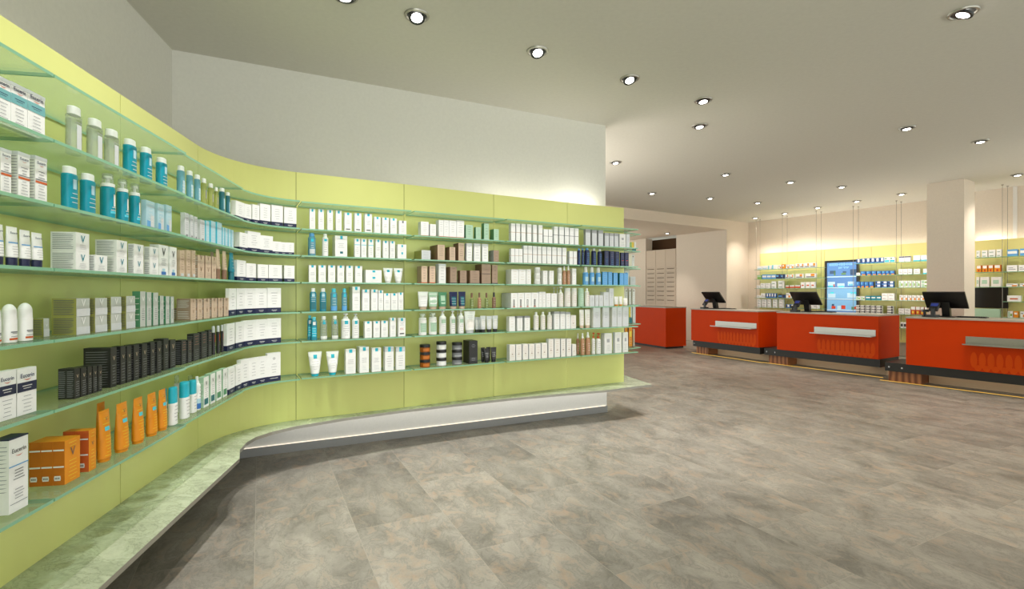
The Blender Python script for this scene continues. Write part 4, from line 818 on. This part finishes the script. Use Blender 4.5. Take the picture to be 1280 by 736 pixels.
med('R3',4,T15,'w','low white medicine box', [(632,676,576,620),(680,724,576,620)], stack=2); med('R3',4,T15,'ow','orange medicine box with white top', [(728,760,562,622),(765,796,562,622),(800,826,562,622),(833,858,562,622)])
med('R3',5,T15,'bk','white and black medicine box', [(647,668,670,714),(671,692,670,714)])
med('R4',0,T16,'wg','white medicine box with green print', [(288,304,380,416),(315,344,379,415),(350,384,377,414),(391,416,375,413)]); med('R5',0,T16,'b','white and sky blue medicine box', [(445,500,376,410),(511,540,372,408)])
med('R4',1,T16,'wor','orange medicine box with white top', [(288,313,455,490),(318,344,454,489),(349,374,453,489),(379,412,452,488)]); med('R5',1,T16,'w','white medicine box with grey print', [(443,498,455,487),(504,540,454,486)])
med('R4',2,T16,'green2','large pale medicine box', [(288,301,515,566),(307,353,514,565),(363,414,513,564)]); med('R5',2,T16,'wo','flat white and orange medicine box', [(440,500,545,561),(510,540,543,560)])
med('R5',3,T16,'wr','white medicine box with red mark', [(445,516,609,640)]); med('R5',4,T16,'gl','green and white medicine box', [(448,474,687,719)]); med('R5',4,T16,'o','orange medicine box', [(478,503,687,719)]); med('R5',4,T16,'wo','white and orange medicine box', [(513,540,686,719)])
mc = defaultdict(list)
for it in MED: mc[(it[2], it[3], it[1])].append(it)
for (sec, i, desc), its in mc.items():
    its.sort(key=lambda t: t[4])
    for k, it in enumerate(its):
        place = {'R1': 'rack beside pillar', 'R2': 'rack beside video screen', 'R3': 'rack before square column', 'R4': 'rack past square column', 'R5': 'rack past the cables'}[sec]
        lab = f"{desc}{', '+ORD[k]+' towards viewer' if len(its) > 1 else ''}, {SHN.get(i+1, 'top shelf') if i else 'top shelf'}, {place}"
        if i == 5: lab = lab.replace('sixth shelf down', 'lowest shelf')
        if len(lab.replace(',', '').split()) > 16: print('LONG', lab)
        tag(it[0], lab, 'medicine box', f'{desc}es on {ORD[i]} shelf, {place}')
# cables
cabs = [(RW,945.2,950),(RW,978,984),(RW,1020.3,1026.5),(RW,1066.5,1073),(RW,1120.5,1126.5),(R3,1253,1259.5)]
cn = ['by the white pillar','over the first medicine rack','short of the video screen','past the video screen','between the two medicine racks','past the square column']
for k, (path, a, c) in enumerate(cabs):
    for j, (px, off) in enumerate(((a, .262), (c, .10 if k == 3 else .04))):
        s = path.find(px, off, -1, 5); q, _ = path.at(s, off); o = MB(); o.tube((q.x,q.y,.35), (q.x,q.y,CEIL-.012), .0034, 'cable'); ob = o.build('shelf_cable')
        tag(ob, f"thin steel shelf cable, {('front','rear')[j]} one of the pair {cn[k]}", 'cable', 'steel cables carrying the glass shelves')
        m = MB(); m.loft([(CEIL-.014,.013,.013),(CEIL-.0005,.02,.02)], 'cable', n=12, cx=q.x, cy=q.y); m.build('ceiling_cup', ob)
# video screen with its picture of filled shelves
sa, sb = RW.find(1031, .05, -1, 5), RW.find(1073, .05, -1, 5); q, t = RW.at(sa, .05); w = sb-sa; zt = zat(RW, 1050, 325.2, .05, -1, 5); zb = .75
vs = empty('video_screen', (q.x, q.y, zb), math.atan2(t.y, t.x)); tag(vs, 'tall black framed video screen showing blue pictures of filled shelves', 'screen'); H = zt-zb
b = MB(); b.box(0, w, 0, .06, 0, H, 'screenblack'); b.build('frame', vs)
b = MB(); x0, x1, z0, z1 = .05, w-.04, .05, H-.05; b.quad(x0, x1, z0, z1, -.002, 'videoblue')
pw = x1-x0; ZP = lambda py: zat(RW, 1050, py, .05, -1, 5)-zb
for py in (345.8, 359.7, 373.8, 387.5): b.quad(x0, x1, ZP(py)-.012, ZP(py)+.012, -.004, 'videowhite')
for pa, pb in ((347,359),(361,373),(375,387)): b.quad(x0, x1, ZP(pb), ZP(pa), -.003, 'videopale' if pa > 350 else 'videoblue')
r2 = random.Random(5)
for k in range(16):      # small headline strokes
    xx = x0+pw*(.08+.8*k/16); hh = r2.uniform(.012, .034); b.quad(xx, xx+pw*.035, ZP(330.5)-hh, ZP(330.5)+hh, -.004, 'videopale')
for k in range(9): xx = x0+pw*(.4+.04*k); b.quad(xx, xx+.02, ZP(334.5)+r2.uniform(-.03,.01), ZP(334.5)+.02, -.004, 'videopale')
for fx, fw, py0, py1, m in ((.1,.2,338,342,'videodark'),(.24,.06,338,344,'videogreen'),(.5,.16,341,343.5,'videogreen'),(.55,.12,339,341,'videodark'),(.8,.2,337,344,'videodark'),(.03,.25,352,357,'videowhite'),(.05,.18,356.5,358.5,'videoteal'),(.22,.05,355,358,'videored'),
        (.36,.25,354,358,'videowhite'),(.4,.2,357,359,'videoteal'),(.72,.2,352,357,'videowhite'),(.75,.14,355,357,'videoteal'),(.04,.26,367,372,'videowhite'),(.12,.12,365,367,'videoteal'),(.7,.28,366,372,'videowhite'),(.8,.2,365,367.5,'videoteal'),
        (.16,.14,382.5,386,'videored'),(.17,.08,380,382.5,'videodark'),(.5,.14,381.5,386,'videored'),(.36,.12,382,387,'videowhite'),(.84,.1,383,386.5,'videogreen'),(.94,.06,382.5,386,'videored')):
    b.quad(x0+pw*fx, x0+pw*min(1, fx+fw), ZP(py1), ZP(py0), -.005, m)
b.build('display', vs)
# dark screen and pale glass ledge past the column
sa, sb = R3.find(1217, .10, -1, 5), R3.find(1259.5, .10, -1, 5); q, t = R3.at(sa, .10)
ds = empty('dark_screen', (q.x, q.y, zat(R3, 1240, 385, .1, -1, 5)), math.atan2(t.y, t.x)); tag(ds, 'black switched off screen on the yellow wall past the column', 'screen'); h = zat(R3, 1240, 359.3, .1, -1, 5)-zat(R3, 1240, 385, .1, -1, 5)
b = MB(); b.box(0, sb-sa, .012, .05, 0, h, 'plasticblack'); b.build('housing', ds); b = MB(); b.box(.012, sb-sa-.012, .008, .0119, .012, h-.012, 'screenblack'); b.build('display', ds)
sb2 = R3.find(1250, .12, -1, 5); zt2 = zat(R3, 1240, 385.8, .1, -1, 5)
tag(strip('glass_ledge', R3, sa, sb2, .06, .13, zt2-.30, zt2, 'tubglass' if 'tubglass' in MATS else 'palegreen', 'aquaedge' if 'aquaedge' in MATS else None), 'pale green glass ledge under the black screen', 'ledge')

# ------------------------------------------------------------------ counters
CL = [((3.95,10.9),(4.69,9.41),1.66), ((4.90,9.14),(5.75,7.76),1.62), ((5.77,7.24),(6.46,6.24),1.75)]
CN = ['red counter beside the white pillar', 'red counter in the middle of the row', 'red counter closest to the square column']
HEADS = []
for k, (p, q, Lc) in enumerate(CL):
    p = Vector(p); d = (Vector(q)-p).normalized(); rz = math.atan2(d.y, d.x)
    ct = empty('service_counter', (p.x, p.y, 0), rz); tag(ct, CN[k]+', with steel bag ledge and dark base beam', 'counter', 'red service counters in a row')
    b = MB(); b.box(0, Lc, 0, .75, .293, .968, 'counterred'); b.build('body', ct)
    b = MB(); b.box(-.008, Lc+.008, -.008, .758, .968, .99, 'worktop'); b.build('worktop', ct)
    b = MB(); b.box(-.27 if k else .02, Lc+.01, .035, .70, .165, .292, 'beamblack')
    for xx in ((-.22, -.06) if k else (.06,)): b.loft([(0,.012,.012),(.004,.012,.012)], 'brightsteel', n=10) if False else b.box(xx-.011, xx+.011, .031, .035, .215, .237, 'brightsteel')
    b.build('base_beam', ct)
    x0, x1 = (.02, .34) if k == 0 else ((-.24, .12) if k == 1 else (-.26, .14))
    b = MB(); b.box(x0, x1, .14, .55, 0, .164, 'wood'); b.build('foot_block', ct)
    b = MB(); b.box(x1+.01, Lc-.05, .42, .60, 0, .164, 'plinthtan'); b.build('plinth', ct)
    b = MB(); b.box(x1+.02, Lc-.25, .36, .40, .150, .164, 'led'); b.build('light_strip', ct)
    b = MB(); b.box(x0-.1, Lc+.02, .10, .118, 0, .006, 'brassglow'); b.build('floor_strip', ct)  # floor trim with the warm line of light put in as emission
    tr = .66; te = Lc-.035
    b = MB(); b.box(tr, te, -.006, -.0005, .652, .752, 'steel'); b.box(tr, te, -.16, -.0065, .645, .652, 'steel'); b.box(tr, te, -.163, -.16, .645, .660, 'steel'); b.build('bag_ledge', ct)
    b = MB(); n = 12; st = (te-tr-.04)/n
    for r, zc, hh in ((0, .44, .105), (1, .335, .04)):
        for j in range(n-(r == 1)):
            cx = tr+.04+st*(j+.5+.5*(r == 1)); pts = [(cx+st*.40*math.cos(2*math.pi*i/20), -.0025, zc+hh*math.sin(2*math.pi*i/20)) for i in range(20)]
            b.add(pts+[(x, .001, z) for x, _, z in pts], [tuple(range(20))]+[(i, 20+i, 20+(i+1) % 20, (i+1) % 20) for i in range(20)], 'ovallightred')
    b.build('light_oval_inlay', ct)  # ovals of light below the ledge, put in as lighter red inlays
    # till monitor
    M = Matrix.Translation((p.x, p.y, 0)) @ Matrix.Rotation(rz, 4, 'Z'); W3 = lambda x, y, z: tuple(M @ Vector((x, y, z)))
    wh = ['white pillar end', 'middle', 'column end'][k]; u = .38; v = .36
    mo = empty('till_monitor', W3(u, v, .9905), rz); tag(mo, 'black till monitor tilted towards the staff on the '+['counter beside the pillar', 'middle counter', 'counter near the column'][k], 'monitor', 'till monitors on the red counters')
    T = Matrix.Translation((0, .0, .135)) @ Matrix.Rotation(math.radians(42), 4, 'X')
    b = MB(); b.box(-.235, .235, -.012, .012, 0, .30, 'plasticblack', M=T); b.build('housing', mo)
    b = MB(); b.box(-.222, .222, .012, .0135, .012, .288, 'screenblack', M=T); b.build('display', mo)
    b = MB(); b.box(-.045, .045, -.06, .01, .012, .23, 'plasticblack', M=Matrix.Rotation(math.radians(12), 4, 'X')); b.build('stand', mo)
    b = MB(); b.box(-.12, .10, -.14, .10, 0, .014, 'plasticblack'); b.build('foot_plate', mo)
    kb2 = empty('keyboard', W3(u+.19, v+.02, .9905), rz); tag(kb2, 'flat black keyboard lying on the '+['counter beside the pillar', 'middle counter', 'counter near the column'][k], 'keyboard', 'keyboards on the red counters')
    b = MB(); b.box(-.08, .23, -.06, .08, 0, .014, 'plasticblack'); b.build('case', kb2)
    b = MB()
    for i in range(12):
        for j in range(4): b.box(-.07+i*.024, -.07+i*.024+.019, -.05+j*.031, -.05+j*.031+.024, .0142, .019, 'softblack')
    b.build('keys', kb2)['kind'] = 'stuff'
    ca = empty('card_terminal', W3(u-.10, v-.28, .9905), rz-.15); ca.scale = (1.25, 1.25, 1.25); tag(ca, 'dark card terminal with blue display on the '+['counter beside the pillar', 'middle counter', 'counter near the column'][k], 'card terminal', 'card terminals on the red counters')
    b = MB(); b.box(-.045, .045, -.04, .06, 0, .03, 'plasticblack'); b.box(-.02, .02, .01, .03, .03, .10, 'plasticblack'); b.build('base', ca)
    T = Matrix.Translation((0, .02, .075)) @ Matrix.Rotation(math.radians(-35), 4, 'X'); b = MB(); b.box(-.042, .042, -.012, .012, 0, .105, 'softblack', M=T); b.build('housing', ca)
    b = MB(); b.box(-.034, .034, -.0135, -.0121, .055, .095, 'screenblue', M=T); b.build('display', ca)
    b = MB(); [b.box(-.030+.022*i, -.030+.022*i+.016, -.0145, -.0121, .010+.014*j, .010+.014*j+.009, 'black', M=T) for i in range(3) for j in range(3)]; b.build('keypad', ca)
    sc = MB(); sc.box(-.03, .03, -.05, .05, .0, .022, 'softblack'); sc.loft([(.02,.018,.018),(.07,.016,.016)], 'softblack', n=10, cy=.02); sc.box(-.035, .035, -.04, .05, .07, .105, 'softblack')
    so = sc.build('barcode_scanner'); so.location = W3(u-.22, v-.13, .9905); so.rotation_euler = (0,0,rz+.5); tag(so, 'small black barcode scanner beside the card terminal, '+['counter beside pillar', 'middle counter', 'counter near column'][k], 'scanner', 'barcode scanners on the red counters')
p = Vector((3.66, 11.77)); d = Vector((.39, -.92)).normalized(); Lc = 1.75; o0 = p-d*Lc
ct = empty('service_counter', (o0.x, o0.y, 0), math.atan2(d.y, d.x)); tag(ct, 'plain red counter half hidden behind the end of the green wall', 'counter')
b = MB(); b.box(0, Lc, 0, .62, .045, .968, 'counterred'); b.build('body', ct); b = MB(); b.box(-.008, Lc+.008, -.008, .628, .968, .99, 'worktop'); b.build('worktop', ct); b = MB(); b.box(.05, Lc-.05, .04, .58, 0, .045, 'beamblack'); b.build('base_beam', ct)

# ------------------------------------------------------------------ downlights
LP = [(431,-6,'cut by the top edge of the photo'),(521,19,'over the first bay past the curve, largest one fully in view'),(672,63.5,'above the white wall, third of the row'),(787,98,'fourth of the row along the white wall'),(879,125,'bright one, upper of the close pair'),
      (874.5,157,'bright one, lower of the close pair'),(769.5,202.5,'close beside the end of the white wall'),(907,217.5,'in the mid ceiling, past the close pair'),(988,227,'in the mid ceiling, in line with the video screen'),(815,241,'just above the soffit line, past the green wall end'),
      (887.5,247.3,'just above the soffit, over the pillar counter'),(947,253,'just before the white pillar'),(1052,233,'over the video screen counter'),(944,272,'directly over the white pillar front'),(981,266.3,'first by the shelf cables from the pillar'),(1022,259,'second by the shelf cables from the pillar'),
      (1071,251,'third by the shelf cables from the pillar'),(1127,242,'fourth by the shelf cables, before the column'),(1133.5,159.5,'large one high above the square column'),(1225.5,176,'large one high above the shelves past the column'),(1204,15.5,'large tilted one in the top corner of the photo'),
      (1272,218,'at the photo edge above the last cables'),(834,291,'small one in the lowered soffit')]
EN = 100
def spot(loc, watt, ang, blend, col, tgt=None, r=.035):
    l = bpy.data.lights.new('spot', 'SPOT'); l.energy = watt; l.spot_size = math.radians(ang); l.spot_blend = blend; l.color = col; l.shadow_soft_size = r
    o = bpy.data.objects.new('downlight_or_fill', l); COL.objects.link(o); o.location = loc
    dirv = (Vector(tgt)-Vector(loc)) if tgt is not None else Vector((0,0,-1)); o.rotation_euler = dirv.to_track_quat('-Z', 'Y').to_euler(); return o
COOL, WARM = (1, .985, .945), (1, .915, .815)
for k, (px, py, lab) in enumerate(LP):
    c = CEIL-.25 if k == 22 else CEIL; y = F*(c-HC)/(HY-py); x = ray(px)*y
    dl = empty('downlight', (x, y, c)); tag(dl, 'recessed round ceiling downlight, '+lab, 'downlight', 'round downlights in the ceiling')
    b = MB(); b.loft([(-.001,.086,.086),(-.010,.082,.082),(-.011,.070,.070),(-.002,.066,.066)], 'lampring', n=28, caps=False); b.build('ring', dl)
    b = MB(); b.loft([(-.0025,.066,.066),(-.0022,.03,.03)], 'lampcup', n=24); b.build('cup', dl)
    tilt = math.radians(24 if k in (1,2,3,20) else (8 if k in (4,5,6) else 3)); ax = math.radians(200 if k != 20 else 60)
    T = Matrix.Translation((0,0,-.014)) @ Matrix.Rotation(ax, 4, 'Z') @ Matrix.Rotation(tilt, 4, 'X'); n = 22
    b = MB(); o = [tuple(T @ Vector((.056*math.cos(2*math.pi*i/n), .056*math.sin(2*math.pi*i/n), z))) for z in (.008, -.006) for i in range(n)]
    b.add(o, [(i,(i+1) % n,n+(i+1) % n,n+i) for i in range(n)], 'lampcup', True)
    o2 = [tuple(T @ Vector((0.038*math.cos(2*math.pi*i/n), 0.038*math.sin(2*math.pi*i/n), -.0065))) for i in range(n)]; b.add(o[n:]+o2, [(i,(i+1) % n,n+(i+1) % n,n+i) for i in range(n)], 'lampcup'); b.build('gimbal', dl)
    b = MB(); b.add([tuple(T @ Vector((0.038*math.cos(2*math.pi*i/n), 0.038*math.sin(2*math.pi*i/n), -.0064))) for i in range(n)], [tuple(range(n))], 'lamp'); b.build('lamp', dl)
    warm = k in range(7, 23)
    if k in (0, 1, 2, 3): spot((x, y, c-.04), EN*.55, 108, 1, COOL, (x-.1, y+.5, 0)); spot((x, y, c-.05), EN*.85, 58, .9, COOL)
    elif k == 13: spot((x, y, c-.04), EN*.8, 95, .8, WARM, (x+.15, y+.6, 0))
    elif k in (14,15,16,17,21): spot((x, y, c-.04), EN*.8, 120, 1, WARM, (x+.3, y+.35, 0))
    else: spot((x, y, c-.04), EN*(1.1 if warm else 1.25), 72, 1, WARM if warm else COOL)
# more of the same lamps over the part of the shop behind and beside the viewer
for x, y in ((.9,2.6),(-.2,-1.2),(4.6,4.2),(3.0,3.9),(5.8,5.6),(7.0,4.0)):
    spot((x, y, CEIL-.04), EN*.7, 100, 1, COOL if y < 3.5 else WARM)
for a, tg, wt in (((-.62,.55,3.2),(-1.75,.9,.5),34), ((-.75,1.5,3.2),(-1.85,1.75,.4),55), ((-.9,2.35,3.2),(-2.0,2.6,.3),55)): spot(a, wt, 100, 1, COOL, tg)  # spots without fixtures, added to brighten the near stretch of the green wall
def area(name, loc, sx, sy, watt, col, rot):
    l = bpy.data.lights.new(name, 'AREA'); l.shape = 'RECTANGLE'; l.size = sx; l.size_y = sy; l.energy = watt; l.color = col
    o = bpy.data.objects.new(name, l); COL.objects.link(o); o.location = loc; o.rotation_euler = rot; return o
def cove(path, s0, s1, off, z, watt, col):
    a, b_ = path.at(s0, off)[0], path.at(s1, off)[0]; c = (a+b_)/2; d = b_-a
    area('cove_lamp', (c.x, c.y, z), d.length, .03, watt, col, (math.pi, 0, math.atan2(d.y, d.x)))
for k, wt in (('E', .25), ('F', .6), ('G', 1.1), ('H', 1.5)): cove(WALL, BAYS[k][0], BAYS[k][1] if k != 'H' else BAYS[k][1]-.3, -.07, PTOP-.04, wt, (1,.95,.86))
mk = (Vector(WA)+Vector(WB))/2+dW*.35+nW*.13
area('kick_lamp', (mk.x, mk.y, .30), 3.4, .03, 1.3, (1,.97,.92), (math.radians(68), 0, math.atan2(dW.y, dW.x)))
for k in range(4): cove(RW, seams[k], seams[k+1], -.12, RTOP-.05, 2.0, (1,.92,.8))
for k in range(2): cove(R3, s3[k], s3[k+1], -.06, HC+.90, 1.4, (1,.92,.8))

for nm, loc, sz, wt, c in (('ceiling_fill', (.6,-1.9,1.7), 2.2, 75, COOL), ('ceiling_fill', (6.9,9.6,1.0), 1.2, 16, WARM), ('ceiling_fill', (-.4,7.2,1.6), 2.0, 80, WARM), ('ceiling_fill', (2.2,14.2,1.4), 1.5, 16, WARM), ('ceiling_fill', (8.1,6.0,1.1), 1.0, 12, WARM)):
    area(nm, loc, sz, sz, wt, c, (math.pi, 0, 0))  # unseen fill lamps added to brighten the ceiling

# ------------------------------------------------------------------ world, camera, colour
w = bpy.data.worlds.new('World'); SC.world = w; w.use_nodes = True
w.node_tree.nodes['Background'].inputs[0].default_value = (*lin((246,250,244)), 1); w.node_tree.nodes['Background'].inputs[1].default_value = 2.1
cam = bpy.data.cameras.new('Camera'); co = bpy.data.objects.new('Camera', cam); COL.objects.link(co)
co.location = (0, 0, HC); co.rotation_euler = (math.pi/2, 0, 0); cam.sensor_width = 36; cam.lens = F/1280*36; cam.shift_y = -(368-HY)/1280*1.0; cam.clip_start = .05; cam.clip_end = 200
SC.camera = co
SC.view_settings.view_transform = 'Standard'; SC.view_settings.look = 'None'; SC.view_settings.exposure = .15
SC.cycles.max_bounces = 8; SC.cycles.transparent_max_bounces = 24; SC.cycles.diffuse_bounces = 4; SC.cycles.caustics_reflective = False; SC.cycles.caustics_refractive = False
SC.cycles.sample_clamp_indirect = 4; SC.cycles.use_denoising = True
